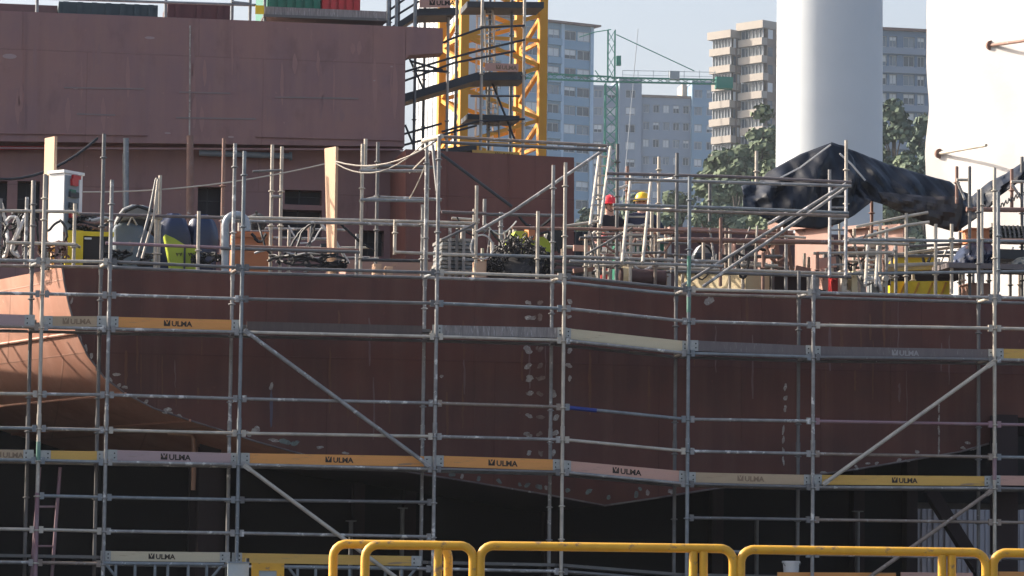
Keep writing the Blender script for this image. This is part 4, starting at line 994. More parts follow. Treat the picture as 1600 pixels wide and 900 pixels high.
frame_thing('deck_scaffold', 'tube frame around the two workers with ladders and crossing rails', 'scaffold', P_(1040, 3),
    [(980,260,330,3.6,M_rust),(1029,245,446,3.0,T),(1109,285,346,3.4,D),(1126,340,448,1.6,M_rust),(1182,236,300,3.6,T),(1018,330,432,3.,T),(1240,290,300,3.,D)],
    [([(948,271),(1140,276),(1330,285)],1.1,M_w_dark),([(948,279),(1330,291)],.5,None),([(958,320),(1140,325),(1326,333)],1.1,None),([(958,326),(1326,338)],.5,None),
     ([(960,297),(980,290)],(2.6,3.6),T),([(1026,283),(1052,279)],(2.9,1.2),T),([(1026,329),(1052,326)],(2.9,1.2),T),([(1026,376),(1052,373)],(2.9,1.2),T),
     ([(940,356),(1060,360),(1225,366)],2.2,M_rust),([(1040,374),(1325,379)],2.0,M_rust,.04),([(1325,379),(1420,382)],2.0,T),([(880,401),(1130,409)],1.3,None),([(890,408),(1130,416)],.8,None),
     ([(1048,419),(1330,428)],1.6,None),([(1048,424),(1330,433)],1.3,D),([(1322,287),(1065,447)],1.0,G),([(1322,293),(1098,448)],.6,G),([(915,398),(988,356)],1.4,D,.02)], zfoot=ZD)
frame_thing('deck_scaffold', 'bundle of upright tubes holding up the black tarpaulin at right', 'scaffold', P_(1420, 3),
    [(1296,265,440,2.6,G),(1322,219,440,2.2,T),(1362,288,440,3.4,M_rust),(1416,333,450,2.6,T),(1462,350,450,2.2,T),(1487,350,460,1.8,T),(1495,260,318,2.6,M_rust),(1515,260,460,2.2,D),
     (1534,295,462,1.8,T),(1581,264,330,2.6,M_rust),(1597,245,460,2.8,D),(1375,350,440,2.6,T),(1385,355,440,2.8,G),(1560,300,460,1.2,B_),(1500,350,440,3.5,D),(1545,380,462,3.,D)],
    [([(1200,350),(1230,332)],2.2,G),([(1337,355),(1416,338),(1450,332)],2.6,T),([(1337,374),(1416,352),(1452,347)],2.4,T),([(1325,375),(1600,377)],1.8,None),([(1320,428),(1600,424)],1.6,None),
     ([(1400,398),(1500,385)],3.2,T),([(1510,327),(1680,329)],2.2,M_rust,.04),([(1512,376),(1680,378)],2.,M_rust,.04),([(1512,424),(1680,426)],1.8,None),([(1495,281),(1516,281)],2.3,T),
     ([(1580,284),(1600,284)],2.5,T),([(1581,288),(1597,312)],2.5,G),([(1496,284),(1508,312)],2.4,G,.022),([(1325,400),(1490,400)],3.0,D),([(1420,385),(1530,380)],3.,D)], zfoot=ZD)
frame_thing('vent_post', 'blue grey upright pipe in front of the deckhouse wall', 'pipe', P_(197, 9.5), [], [([(197,216),(197,440)],9.5,B_,.05),([(194,240),(195,440)],9.5,D,.03)])
frame_thing('vent_post', 'rust brown upright pipe standing by the weld bead of the deckhouse', 'pipe', P_(297, 9.5), [], [([(297,212),(296,440)],9.5,M_rust,.06),([(300,240),(299,440)],9.5,M_rust,.03)])
def lad(xa, ya, xb, yb, w, v, vt, mt, label, zfoot=None):
    ladder((xa,ya,w), (xb,yb,w), v, 0, mt, label, .36, vt)
lad(972,410, 986,272, 32, 3.2, 3.2, T, 'pale aluminium ladder leaning in front of the worker in the yellow helmet')
lad(922,352, 938,230, 16, 3.0, 2.6, T, 'narrow pale ladder leaning left of the worker in the red helmet')
lad(1296,432, 1297,290, 25, 2.3, 2.3, G, 'upright steel ladder under the peak of the black tarpaulin')
lad(1352,446, 1356,376, 16, 3.0, 3.0, T, 'short ladder between the pink girders below the tarpaulin')

# denser tangle of short uprights and rails, as parts of two more frames
rq = random.Random(77)
def tangle(label, x0, x1, yb, v0, v1, n, nr, ytop=(330,400)):
    posts = []; rails = []
    for i in range(n):
        x = x0+(x1-x0)*(i+rq.random())/n; posts.append((x, rq.uniform(*ytop), 430, rq.uniform(v0,v1), rq.choice([T,T,G,D,M_g[4],M_rust])))
    for i in range(nr):
        xa = rq.uniform(x0, x1-60); L = rq.uniform(40, 150); y = rq.uniform(ytop[0]+15, yb); v = rq.uniform(v0, v1)
        rails.append(([(xa,y),(min(xa+L,x1+20),y+rq.uniform(-3,5))], v, rq.choice([T,T,G,D,M_g[4],M_rust]), rq.choice([.02,.024,.03])))
    for i in range(nr//3):
        xa = rq.uniform(x0, x1-40); ya = rq.uniform(345,380); rails.append(([(xa,ya),(xa+rq.uniform(-28,28),425)], rq.uniform(v0,v1), rq.choice([T,G,D]), .018))
    e_t = frame_thing('deck_scaffold', label, 'scaffold', P_((x0+x1)/2, (v0+v1)/2), posts, rails, zfoot=ZD)
    for i in range(nr//2):
        xa = rq.uniform(x0, x1-50); ya = rq.uniform(ytop[0]+10, yb-25); w_ = rq.uniform(15, 60); dp = rq.uniform(10, 40); v = rq.uniform(v0, v1)
        mb = MB(); mb.tube([SH.on(xa+w_*t/8+rq.uniform(-1.5,1.5), ya+dp*4*(t/8)*(1-t/8)+rq.uniform(-1.5,1.5), v) for t in range(9)], rq.choice([.014,.02,.026]), 5); build('tied_cable', mb, rq.choice([M_black,M_black,M_rust,M_hose]), e_t)
    for i in range(nr//3):
        xa = rq.uniform(x0, x1); ya = rq.uniform((ytop[0]+yb)/2, yb); v = rq.uniform(v0, v1); c = SH.on(xa, ya, v)
        mb = MB(); mb.bar(c-SH.U*rq.uniform(.06,.2), c+SH.U*rq.uniform(.06,.2)+ZUP*rq.uniform(-.05,.05), rq.uniform(.06,.14), rq.uniform(.05,.22)); build('bracket', mb, rq.choice([M_dsteel,M_rust,D,T,M_pink,M_w_dark]), e_t)
tangle('crowded short uprights and rails around the green skip and workers', 905, 1060, 425, 1.9, 4.4, 12, 15, (350,400))
tangle('crowded uprights and rails in front of the pink girders', 1065, 1260, 425, 1.9, 4.6, 11, 11, (350,405))
tangle('crowded uprights and rails between the pink girders and the yellow boxes', 1262, 1410, 430, 1.9, 4.6, 12, 11, (355,405))
tangle('uprights and rails in front of the white wall', 1425, 1600, 425, 3, 7, 10, 8, (375,420))
tangle('thin uprights and rails between orange crate and tube tower', 372, 560, 412, 3.4, 6, 7, 6, (340,395))
tangle('thin uprights and bars behind the lime tank and bags', 60, 340, 408, 5.5, 8, 10, 6, (335,385))
tangle('thin uprights around the plank stack and chain heap', 690, 880, 420, 4.5, 7.5, 11, 8, (325,390))

# ------------------------------------------------------------------ ropes and cables
def sag(p0, p1, v0, v1, s_, n=10):
    a, b = SH.on(*p0, v0), SH.on(*p1, v1)
    return [a+(b-a)*(i/n)-ZUP*(s_*4*(i/n)*(1-i/n)) for i in range(n+1)]
def line_thing(name, pts, r, mt, label, cat, group=None):
    mb = MB(); mb.tube(pts, r, 6); return thing(name, mb, mt, label, cat, group)
line_thing('rope', sag((128,300),(508,256),2.5,2.3,.12), .012, M_rope, 'thin pale rope from the white cabinet to the tall timber plank', 'rope')
line_thing('rope', sag((524,252),(690,214),2.3,.5,.22), .013, M_rope, 'upper of two pale ropes rising from the timber plank to the tall upright', 'rope')
line_thing('rope', sag((524,255),(665,221),2.3,.9,.30), .011, M_rope, 'lower pale rope sagging from the timber plank toward the stair scaffold', 'rope')
line_thing('cable', sag((-20,278),(152,216),5,9,.25), .025, M_black, 'dark cable hanging across the deckhouse at upper left', 'cable')
line_thing('cable', sag((640,270),(672,238),2.5,1.5,.0)+sag((672,238),(640,310),1.5,2.5,.05), .012, M_rope, 'loose thin string hanging in the tube tower', 'cable')
def wig(pts, v, j, seed, n=6):
    """a wobbly cable along photo points at depth v"""
    rnd = random.Random(seed); P = [SH.on(x,y,v+rnd.uniform(-.15,.15)) for x, y in pts]; out = []
    for i in range(len(P)-1):
        p0, p1, p2, p3 = P[max(0,i-1)], P[i], P[i+1], P[min(len(P)-1,i+2)]
        for k in range(n):
            t = k/n; out.append(.5*((2*p1)+(p2-p0)*t+(2*p0-5*p1+4*p2-p3)*t*t+(3*p1-p0-3*p2+p3)*t**3) + V3((rnd.uniform(-j,j),rnd.uniform(-j,j),rnd.uniform(-j,j))))
    return out+[P[-1]]
CB = [([(400,330),(404,350),(410,372),(420,395),(440,408),(452,412)],'dark cable drooping beside the orange crate'),([(493,345),(470,362),(455,384),(440,404),(436,414)],'dark cable fanning down left of the timber plank'),
      ([(494,347),(486,372),(478,396),(484,414)],'thin cable hanging straight from the rail by the timber plank'),([(495,345),(474,360),(462,395),(458,414)],'black hose fanning from the rail knot above the deck'),
      ([(498,345),(520,372),(545,412)],'pale strut cable slanting right below the timber plank'),([(530,348),(560,375),(585,392)],'dark cable slanting right of the timber plank toward the tube tower'),
      ([(452,412),(480,404),(515,414),(545,410)],'black cable lying along the deck edge by the timber plank'),([(398,395),(430,388),(460,398),(500,392)],'grey hose lying on the deck right of the orange crate')]
for i, (pts, lab) in enumerate(CB):
    line_thing('cable', wig(pts, 3.0, .008, i), .02 if i != 4 else .025, M_black if i not in (4,7) else M_hose, lab, 'cable', 'loose cables on the deck')
HO = [([(2,318),(8,345),(12,372),(10,395),(6,402)],'white hose hanging at the far left deck corner'),([(10,345),(22,338),(30,352),(20,380),(28,398)],'pale looped hose left of the tan post'),([(40,335),(30,362),(18,388),(30,402)],'pale hose crossing under the sunlit guard rail'),
      ([(38,330),(26,348),(12,352),(6,372),(16,398)],'dark looped hose in the tangle at left'),([(58,340),(60,375),(66,402)],'dark cable between the tan post and white cabinet'),([(76,360),(95,345),(104,370),(92,395),(80,402)],'thin dark cable looping over the white cabinet front'),
      ([(0,340),(15,360),(34,345),(44,372),(36,400)],'black hose in the tangle at the left edge'),([(100,362),(104,380),(98,392),(108,402)],'brown cable hanging before the yellow machine')]
for i, (pts, lab) in enumerate(HO):
    line_thing('hose', wig(pts, 2.4, .01, 40+i), .028 if i < 3 else .02, M_hose if i < 3 else (M_black if i != 7 else M_rust), lab, 'hose', 'hoses at the left end of the deck')

# ------------------------------------------------------------------ things standing on the hull deck, left half
def B(mb, *a, **k): return mb.pbox(*a, **k)
# timber planks on end
def plank(x0, x1, yt, yb, v, label, taper=None, lean=0):
    a, b = SH.uz(x0,yt,v)[0], SH.uz(x1,yt,v)[0]; zt, zb = SH.uz(x0,yt,v)[1], SH.uz(x0,yb,v)[1]
    c, d = (SH.uz(taper[0],yb,v)[0], SH.uz(taper[1],yb,v)[0]) if taper else (a, b)
    F = Frame(SH.P(a, v, 0), R(-54)); w_ = (b-a)/math.cos(R(54)+SH.yaw*.6)*.9; w2 = (d-c)/math.cos(R(54)+SH.yaw*.6)*.9; o = (c-a)
    F.o.z = 0; mb = MB(); sh = SH.U*o
    mb.hexa([F.P(0,0,zb)+sh,F.P(w2,0,zb)+sh,F.P(w2,.05,zb)+sh,F.P(0,.05,zb)+sh],[F.P(0,0,zt),F.P(w_,0,zt),F.P(w_,.05,zt),F.P(0,.05,zt)])
    return mb
thing('timber_plank', plank(507,525,232,455,2.6,'', (512,521)), M_timber, 'tall sunlit timber plank standing on end, tied with ropes', 'plank')
thing('timber_plank', plank(70,88,216,445,3.6,''), M_timber, 'sunlit timber plank standing on end behind the white cabinet', 'plank')
# cabinet: turned so its left side catches the sun
FCb = Frame(SH.on(100, 330, 2.9), R(-28)); FCb.o.z = 0
zt, zb = SH.uz(100,270,2.9)[1], SH.uz(100,378,2.9)[1]
e = empty('electrical_cabinet', FCb.P(0, .2, ZD), 'white steel electrical cabinet with open grey front holding red and dark gear', 'cabinet')
FL = Frame(SH.on(76, 330, 2.9), R(-62)); FL.o.z = 0
a76, a100, a127 = [SH.on(x, 330, v) for x, v in ((76,3.15),(99,2.9),(128,3.25))]
for p in (a76, a100, a127): p.z = 0
bk = a76 + (a127-a100)
mb = MB(); q = [a76, a100, a127, bk]; mb.hexa([p+ZUP*zb for p in q], [p+ZUP*zt for p in q]); build('casing', mb, M_cab, e)
mb = MB(); mb.hexa([p+ZUP*(zt+.003)+(p-(a76+a127)/2)*.12 for p in q], [p+ZUP*(zt+.05)+(p-(a76+a127)/2)*.12 for p in q]); build('lid', mb, M_cab, e)
fx = (a127-a100); fn = V3((fx.y, -fx.x, 0)).normalized()
def onfront(f0, f1, g0, g1, t0, t1):
    mb = MB(); A, Bq = a100+fx*f0, a100+fx*f1; z0_, z1_ = zb+(zt-zb)*g0, zb+(zt-zb)*g1
    mb.hexa([A+fn*t0+ZUP*z0_, Bq+fn*t0+ZUP*z0_, Bq+fn*t1+ZUP*z0_, A+fn*t1+ZUP*z0_],[A+fn*t0+ZUP*z1_, Bq+fn*t0+ZUP*z1_, Bq+fn*t1+ZUP*z1_, A+fn*t1+ZUP*z1_]); return mb
build('front_panel', onfront(.06,.8,.05,.97,.002,.012), M_grey, e)
for f0, f1, g0, g1, mt, nm in ((.3,.62,.83,.93,M_red,'red_switch'),(.35,.75,.93,.985,M_red,'red_switch'),(.22,.68,.66,.74,M_dsteel,'socket_row'),(.22,.6,.5,.58,M_dsteel,'socket_row'),(.25,.6,.36,.43,M_red,'red_switch'),(.25,.5,.72,.77,M_dgreen,'green_switch')):
    build(nm, onfront(f0,f1,g0,g1,.014,.06), mt, e)
for p in q:
    mb = MB(); c = p*.94+(a76+a127)/2*.06; mb.tube([V3((c.x,c.y,ZD)), V3((c.x,c.y,zb))], .03, 6); build('leg', mb, M_dsteel, e)
# yellow machine with coiled hoses on top
e = empty('compressor', P_(138, 3.2), 'yellow machine with dark grille and coiled hoses piled on top, left deck', 'machine')
mb = MB(); B(mb, 102,360,130,404, 2.9, 3.7, z0=ZD); build('yellow_housing', mb, M_yel2, e)
mb = MB(); B(mb, 131,364,176,402, 3.0, 3.7, z0=ZD); build('dark_grille', mb, mat('dark_grille', (.03,.022,.02), .6), e)
mb = MB(); B(mb, 129,362,178,369, 2.95, 3.72); build('top_frame', mb, M_yel2, e)
mb = MB(); B(mb, 132,371,143,374, 2.97, 2.995); build('name_plate', mb, M_silver, e)
for i in range(4):
    mb = MB(); c = SH.on(140+i*4, 356-i*4, 3.2); mb.tube([c+SH.U*(.26*math.cos(t*.5)*(1-.1*i))+SH.V*(.2*math.sin(t*.5))+ZUP*(.03*math.sin(t+i)) for t in range(14)], .026, 6)
    thing('coiled_hose', mb, [M_rust, M_black, M_rust, M_hose][i], ['brown hose coil lying lowest on the yellow machine','black hose coil on top of the yellow machine','second brown hose coil from the top of the heap on the yellow machine','pale hose coil topmost on the yellow machine'][i], 'hose')
mb = MB(); B(mb, 122,334,152,352, 3.3, 3.8)
e2 = empty('motor_unit', SH.on(138,352,3.5), 'small dark motor unit behind the hose coils on the yellow machine', 'motor')
mb = MB(); a = SH.on(124,343,3.6); b = SH.on(152,343,3.6); mb.tube([a,a+(b-a)*.1,a+(b-a)*.9,b],[.06,.11,.11,.07],12); build('motor_body', mb, M_dsteel, e2)
mb = MB(); mb.tube([a-ZUP*.0+(b-a)*.3, a+(b-a)*.3-ZUP*.12],.04,6); mb.tube([a+(b-a)*.7, a+(b-a)*.7-ZUP*.12],.04,6); build('feet', mb, M_dsteel, e2)
# tangled cable heaps
for k_, (xa, xb, ya, yb, v, mt, lab) in enumerate(((108,162,338,362,3.1,M_black,'tangle of black cables piled on top of the yellow machine'),(-5,46,330,408,2.6,M_black,'tangle of dark cables at the far left end of the deck'),(60,104,378,410,2.3,M_rust,'brown cable tangle on the deck under the white cabinet'),(160,250,392,414,2.6,M_black,'dark cable tangle on the deck below the grey hopper'),(300,345,395,412,2.5,M_black,'dark cable tangle beside the gooseneck vent foot'),(420,540,398,418,2.4,M_black,'long dark cable tangle on the deck below the timber plank'))):
    rnd = random.Random(300+k_); mb = MB()
    for q in range(7):
        pts = []; x, y = rnd.uniform(xa,xb), rnd.uniform(ya,yb)
        for t in range(16):
            x += rnd.uniform(-1,1)*(xb-xa)*.22; y += rnd.uniform(-1,1)*(yb-ya)*.28; x = min(xb,max(xa,x)); y = min(yb,max(ya,y)); pts.append((x,y))
        mb.tube(wig(pts, v, .004, 500+k_*10+q, 3), rnd.choice([.012,.016,.022]), 5)
    thing('cable_tangle', mb, mt, lab, 'cables', 'cable tangles on the deck')
# big grey rounded hopper
e = empty('mixer_hopper', P_(210, 4), 'large pale blue grey rounded hopper behind leaning tubes', 'hopper')
def soft(o, w_=.05):
    md = o.modifiers.new('soft_edge', 'BEVEL'); md.width = w_; md.segments = 3; md.limit_method = 'ANGLE'; return o
mb = MB(); mb.poly([SH.on(x,y,4.2) for x,y in ((180,450),(178,398),(177,352),(196,345),(222,352),(243,372),(262,398),(270,450))], SH.V*.9); soft(build('lower_body', mb, mat('hopper_paint', (.15,.19,.225), .6, c2=(.10,.13,.155), sc_=2.5, c3=(.30,.27,.24), sc3=6, thr3=.62), e), .07)
mb = MB(); mb.poly([SH.on(x,y,4.1) for x,y in ((182,346),(184,335),(192,325),(206,319),(224,320),(240,326),(248,340),(240,344),(214,340))], SH.V*1.0); soft(build('dome_hood', mb, mat('hopper_dome', (.26,.27,.27), .65, c2=(.17,.175,.175), sc_=3), e), .08)
mb = MB(); mb.poly([SH.on(x,y,4.3) for x,y in ((199,345),(214,341),(240,345),(244,366),(222,352))], SH.V*.7); build('dark_mouth', mb, M_dsteel, e)
mb = MB(); mb.tube([SH.on(x,y,4.08) for x,y in ((200,352),(206,338),(214,352))], .02, 6); build('mouth_lever', mb, T, e)
mb = MB(); a = SH.on(232,405,3.6); b = SH.on(262,368,3.6); mb.hexa(*[[SH.on(x,y,v) for x,y,v in pts] for pts in (((236,408,3.5),(278,410,3.5),(278,410,3.9),(236,408,3.9)),((244,352,3.5),(252,350,3.5),(252,350,3.9),(244,352,3.9)))]); build('chute', mb, M_grey, e)
mb = MB(); mb.tube([SH.on(x,y,4.0) for x,y in ((182,350),(196,330),(215,322),(240,330))], .03, 6); build('bowl_rim_cable', mb, M_black, e)
# blue bags and lime sacks
def sack(x0,y0,x1,y1,v,mt,label,name,cat,seed,tie=True):
    rnd = random.Random(seed); c0 = SH.on((x0+x1)/2,y1,v); zt_ = SH.on((x0+x1)/2,y0,v).z; w_ = (SH.on(x1,y1,v)-SH.on(x0,y1,v)).length/2; H = zt_-ZD
    mb = MB(); n_, m_ = 18, 10; mb.sm = True; ph = [rnd.uniform(0,6) for _ in range(4)]
    for j in range(m_+1):
        f = j/m_; prof = (math.sin(math.pi*min(.98,(f*.80+.10)))**.30)*(1 if f < .82 else 1-.5*((f-.82)/.18)**2)
        for i in range(n_):
            a = 2*math.pi*i/n_; rr = w_*prof*(1+.10*math.sin(3*a+ph[0]+4*f)+.09*math.sin(6*a+ph[1]+2*f)+.05*math.sin(11*a+ph[2]+9*f)+.05*math.sin(f*14+2*a))
            mb.v.append(V3((c0.x,c0.y,ZD))+SH.U*(rr*math.cos(a))+SH.V*(rr*.8*math.sin(a))+ZUP*(H*f))
    for j in range(m_):
        for i in range(n_): mb.f.append((j*n_+i, j*n_+(i+1)%n_, (j+1)*n_+(i+1)%n_, (j+1)*n_+i))
    mb.f.append(tuple(range(n_-1,-1,-1))); mb.f.append(tuple(m_*n_+i for i in range(n_)))
    return thing(name, mb, mt, label, cat)
sack(244,334,298,412, 3.6, M_bluedark, 'glossy dark blue plastic bag, left of the pair behind the pale post', 'plastic_bag', 'bag', 1)
sack(290,335,338,412, 3.75, M_bluedark, 'glossy dark blue plastic bag, right of the pair beside the gooseneck vent', 'plastic_bag', 'bag', 2)
e = empty('lime_tank', P_(283, 2.4), 'lime yellow plastic tank with slanted top and dark marks, below the blue bags', 'tank')
mb = MB(); mb.poly([SH.on(x,y,2.5) for x,y in ((271,450),(266,408),(258,366),(272,372),(288,382),(306,386),(308,408),(308,450))], SH.V*.5); build('tank_body', mb, M_lime, e)
mb = MB(); B(mb, 287,385,290,420, 2.47, 2.499); build('strap', mb, M_dsteel, e)
for x in (277, 282.5, 296, 300.5):
    mb = MB(); a = SH.on(x-1.5,395,2.49); b = SH.on(x,400,2.49); c = SH.on(x+1.5,395,2.49); mb.tube([a,b,c], .008, 5); build('dark_mark', mb, M_ink, e)
# gooseneck vent
mb = MB(); a = SH.on(352,412,2.1); top_ = SH.on(352,352,2.1); pts = [V3((a.x,a.y,ZD)), top_]+[top_+SH.U*(.17*(1-math.cos(t)))+ZUP*(.17*math.sin(t)) for t in (.3,.6,.9,1.2,1.57,1.9,2.2,2.5,2.8,3.14)]+[top_+SH.U*.34-ZUP*.08]
e = empty('gooseneck_vent', V3((a.x,a.y,ZD)), 'thick pale grey gooseneck vent pipe with bent top on the hull deck', 'vent pipe')
mb.tube(pts, .06, 14); build('vent_tube', mb, mat('pale_galvanised', (.40,.43,.45), .5, .3, c2=(.24,.26,.28), sc_=5, amt=1.), e)
mb = MB(); mb.lathe(V3((a.x,a.y,ZD)), [(.15,0),(.15,.03)], 16); build('flange', mb, M_g[0], e)
# orange crate
e = empty('orange_crate', P_(398, 4.5), 'dull orange crate on the deck right of the gooseneck vent', 'crate')
mb = MB(); B(mb, 366,362,426,395, 4.4, 5.2, z0=ZD); build('crate_body', mb, M_orange, e)
for y in (366, 380):
    mb = MB(); B(mb, 365,y,427,y+5, 4.36, 4.399); build('slat', mb, M_orange, e)
mb = MB(); c = SH.on(402,338,6.5); mb.lathe(c-ZUP*.25, [(.1,0),(.16,.1),(.14,.25),(.05,.3)], 12); thing('black_lamp', mb, M_black, 'small black rounded fitting in front of the dark deckhouse opening', 'fitting')
# pale deck edge box strip
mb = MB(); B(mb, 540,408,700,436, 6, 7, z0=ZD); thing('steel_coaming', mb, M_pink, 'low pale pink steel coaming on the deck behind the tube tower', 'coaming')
# bundle of scaffold planks
e = empty('plank_stack', P_(715, 3), 'stack of bare steel scaffold planks in the deck rack beside the white hose ring', 'stack')
for i in range(9):
    mb = MB(); y = 425-i*6; B(mb, 690+random.uniform(-2,2),y-4.5,742+random.uniform(-2,2),y, 2.6+.02*(i%3), 3.6); build('plank', mb, B_ if i % 2 else G, e)
for x in (702, 713, 724):
    mb = MB(); p = SH.on(x,430,2.55); mb.bar(V3((p.x,p.y,ZD)), V3((p.x,p.y,SH.on(x,350+ (x%3)*4,2.55).z)), .05); build('rack_post', mb, G if x!=713 else D, e)
mb = MB(); c = SH.on(753,386,1.9); mb.tube([c+SH.U*(.175*math.cos(t*math.pi/12))+ZUP*(.19*math.sin(t*math.pi/12))+SH.V*.01*math.sin(t) for t in range(25)], .015, 6)
thing('hose_ring', mb, M_hose, 'white hose coiled into a single ring hanging on the rail', 'hose')
for (x0,y0,x1,y1,lab) in ((742,408,760,438,'small pale timber block at the deck edge below the hose ring'),(584,412,596,428,'short tan timber offcut on the deck edge under the tube tower'),(603,416,614,430,'dark tan timber offcut beside the shorter one under the tube tower')):
    mb = MB(); B(mb, x0,y0,x1,y1, 1.62, 1.85, z0=ZD); mb.pbox(x0+2,y0+3,x1-3,y1, 1.56, 1.615, z0=ZD); thing('timber_block', mb, M_timber, lab, 'timber')
# dark heap of chains and cut offs
mb = MB(); rnd = random.Random(5); mb.sm = True
for i in range(420):
    x = rnd.uniform(762,862); f = math.sin(math.pi*(x-758)/112)**.6; y = 432-rnd.random()**.8*62*f; c = SH.on(x,y,2.4+rnd.uniform(0,.9)); a = rnd.uniform(0,6.28); bdir = V3((rnd.gauss(0,1),rnd.gauss(0,1),rnd.gauss(0,.8))).normalized()
    r = rnd.uniform(.03,.06); x_ = bdir.orthogonal().normalized(); y_ = bdir.cross(x_)
    k0_ = len(mb.v); mb.tube([c+x_*(r*math.cos(t*1.05))+y_*(r*1.5*math.sin(t*1.05)) for t in range(6)], .012, 4, cap=False)
lumps = mb
c0 = P_(812,2.9); lumps.lathe(c0, [(.55,0),(.52,.25),(.38,.42),(.1,.5)], 14)
thing('chain_heap', lumps, mat('chain_black', (.045,.04,.038), .55, .3, c2=(.02,.018,.018), sc_=8, c3=(.22,.20,.18), sc3=12, thr3=.62), 'heap of blackened chain and scrap on the deck beside the lime machine', 'chain heap')
e = empty('lime_machine', P_(842, 4), 'lime green machine with angled hood behind the black chain heap', 'machine')
mb = MB(); mb.poly([SH.on(x,y,4.0) for x,y in ((800,450),(800,372),(806,361),(822,361),(838,370),(850,370),(861,380),(861,450))], SH.V*.7); build('hood', mb, M_lime, e)
mb = MB(); B(mb, 826,354,836,374, 3.9, 4.3); build('orange_bracket', mb, M_orange, e)
mb = MB(); a = SH.on(868,375,4.3); mb.tube([a-SH.V*.1,a+SH.V*.3], .17, 16); build('rubber_drum', mb, M_black, e)
mb = MB(); mb.tube([SH.on(x,y,3.9) for x,y in ((842,366),(856,362),(866,372),(874,395))], .025, 6); build('air_hose', mb, M_black, e)
for pts, lab in ((((775,388),(790,378),(806,376)),'pale bent bar on top of the chain heap, left'),(((788,362),(790,376)),'short pale peg standing on the chain heap'),(((797,360),(793,378)),'second slanted pale peg next to the chain heap peg')):
    line_thing('metal_bar', [SH.on(x,y,3.0) for x,y in pts], .02, T, lab, 'bar')
e = empty('pipe_stack', P_(900, 5), 'level stack of purplish grey bars right of the chain heap', 'stack')
for i in range(5):
    mb = MB(); mb.tube([SH.on(866,403+i*5,4.6), SH.on(940,406+i*5,4.6)], .04, 8); build('bar', mb, M_purple if i % 2 else D, e)
e = empty('dark_crate', P_(910, 10), 'dark grey steel crate behind the stack of bars, left of gas cylinder', 'crate')
mb = MB(); B(mb, 897,362,924,415, 10, 11, z0=ZD); build('crate_body', mb, M_dsteel, e)
for x in (899, 911, 922):
    mb = MB(); B(mb, x-1,362,x+1,415, 9.95, 9.999, z0=ZD); build('rib', mb, D, e)

# ------------------------------------------------------------------ middle: gas cylinders, dumpster, wheels
def base_at(px, v): return SH.P(SH.uz(px, 400, v)[0], v, ZI)
e = empty('gas_cylinder', base_at(944, IV+.45), 'red gas cylinder with pale label standing below the red helmeted worker', 'gas cylinder')
p = base_at(944, IV+.45); zt = SH.uz(944,362,IV+.45)[1]; h = zt-p.z
mb = MB(); mb.lathe(p, [(.09,0),(.095,.05),(.095,h*.86),(.07,h*.93),(.03,h*.96),(.03,h)], 16); build('bottle', mb, M_red, e)
mb = MB(); mb.lathe(p+ZUP*h*.58, [(.0975,0),(.0975,h*.2)], 16); build('label_band', mb, M_cab, e)
mb = MB(); mb.tube([p+ZUP*(h+.01), p+ZUP*(h+.08)], .05, 8); build('valve', mb, M_silver, e)
e = empty('cylinder_rack', base_at(945, IV+.2), 'pale tube rack standing around the red gas cylinder', 'rack')
for x0, x1 in ((925,953),):
    mb = MB(); a, b = SH.uz(x0,400,IV+.2)[0], SH.uz(x1,400,IV+.2)[0]; zz = SH.uz(940,360,IV+.2)[1]; pts = [SH.P(a,IV+.2,ZI),SH.P(a,IV+.2,zz-.08),SH.P(a+.08,IV+.2,zz),SH.P(b-.08,IV+.2,zz),SH.P(b,IV+.2,zz-.08),SH.P(b,IV+.2,ZI)]
    mb.tube(pts, .035, 8); build('hoop', mb, T, e)
    mb = MB(); mb.tube([SH.P(a,IV+.2,ZI+.5), SH.P(b,IV+.2,ZI+.5)], .03, 8); build('cross_bar', mb, T, e)
e = empty('dumpster', base_at(1005, IV+.6), 'dark green steel skip with pale upright ribs in front of the workers', 'skip')
ua, ub = SH.uz(968,390,IV+.4)[0], SH.uz(1044,390,IV+.4)[0]; za, zb = SH.uz(1005,402,IV+.4)[1], SH.uz(1005,374,IV+.4)[1]
mb = MB(); mb.fbox(SH, ua, ub, IV+.4, IV+1.0, ZI, zb); build('skip_body', mb, M_dgreen, e)
for i in range(5):
    u = ua+(ub-ua)*i/4; mb = MB(); mb.fbox(SH, u-.04, u+.04, IV+.33, IV+.399, ZI, zb); build('rib', mb, mat('rib_grey', (.42,.44,.42), .5), e)
mb = MB(); mb.fbox(SH, ua-.06, ub+.06, IV+.32, IV+1.05, zb+.002, zb+.07); build('rim', mb, mat('rib_grey', (.42,.44,.42), .5), e)
mb = MB(); mb.fbox(SH, ua-.06, ub+.06, IV+.31, IV+.398, za-.02, za+.05); build('lower_rim', mb, mat('rib_grey', (.42,.44,.42), .5), e)
for i in range(2):
    x = (985,1008)[i]; mb = MB(); c = SH.on(x,364,IV+.2); mb.tube([c+SH.U*(.12*math.cos(t*.35))+ZUP*(.14*math.sin(t*.35)) for t in range(10)]+[c-SH.U*.12-ZUP*.4], .025, 6)
    thing('hook', mb, T, ['pale curved hook over the left of the green skip','pale curved hook over the middle of the green skip'][i], 'hook')
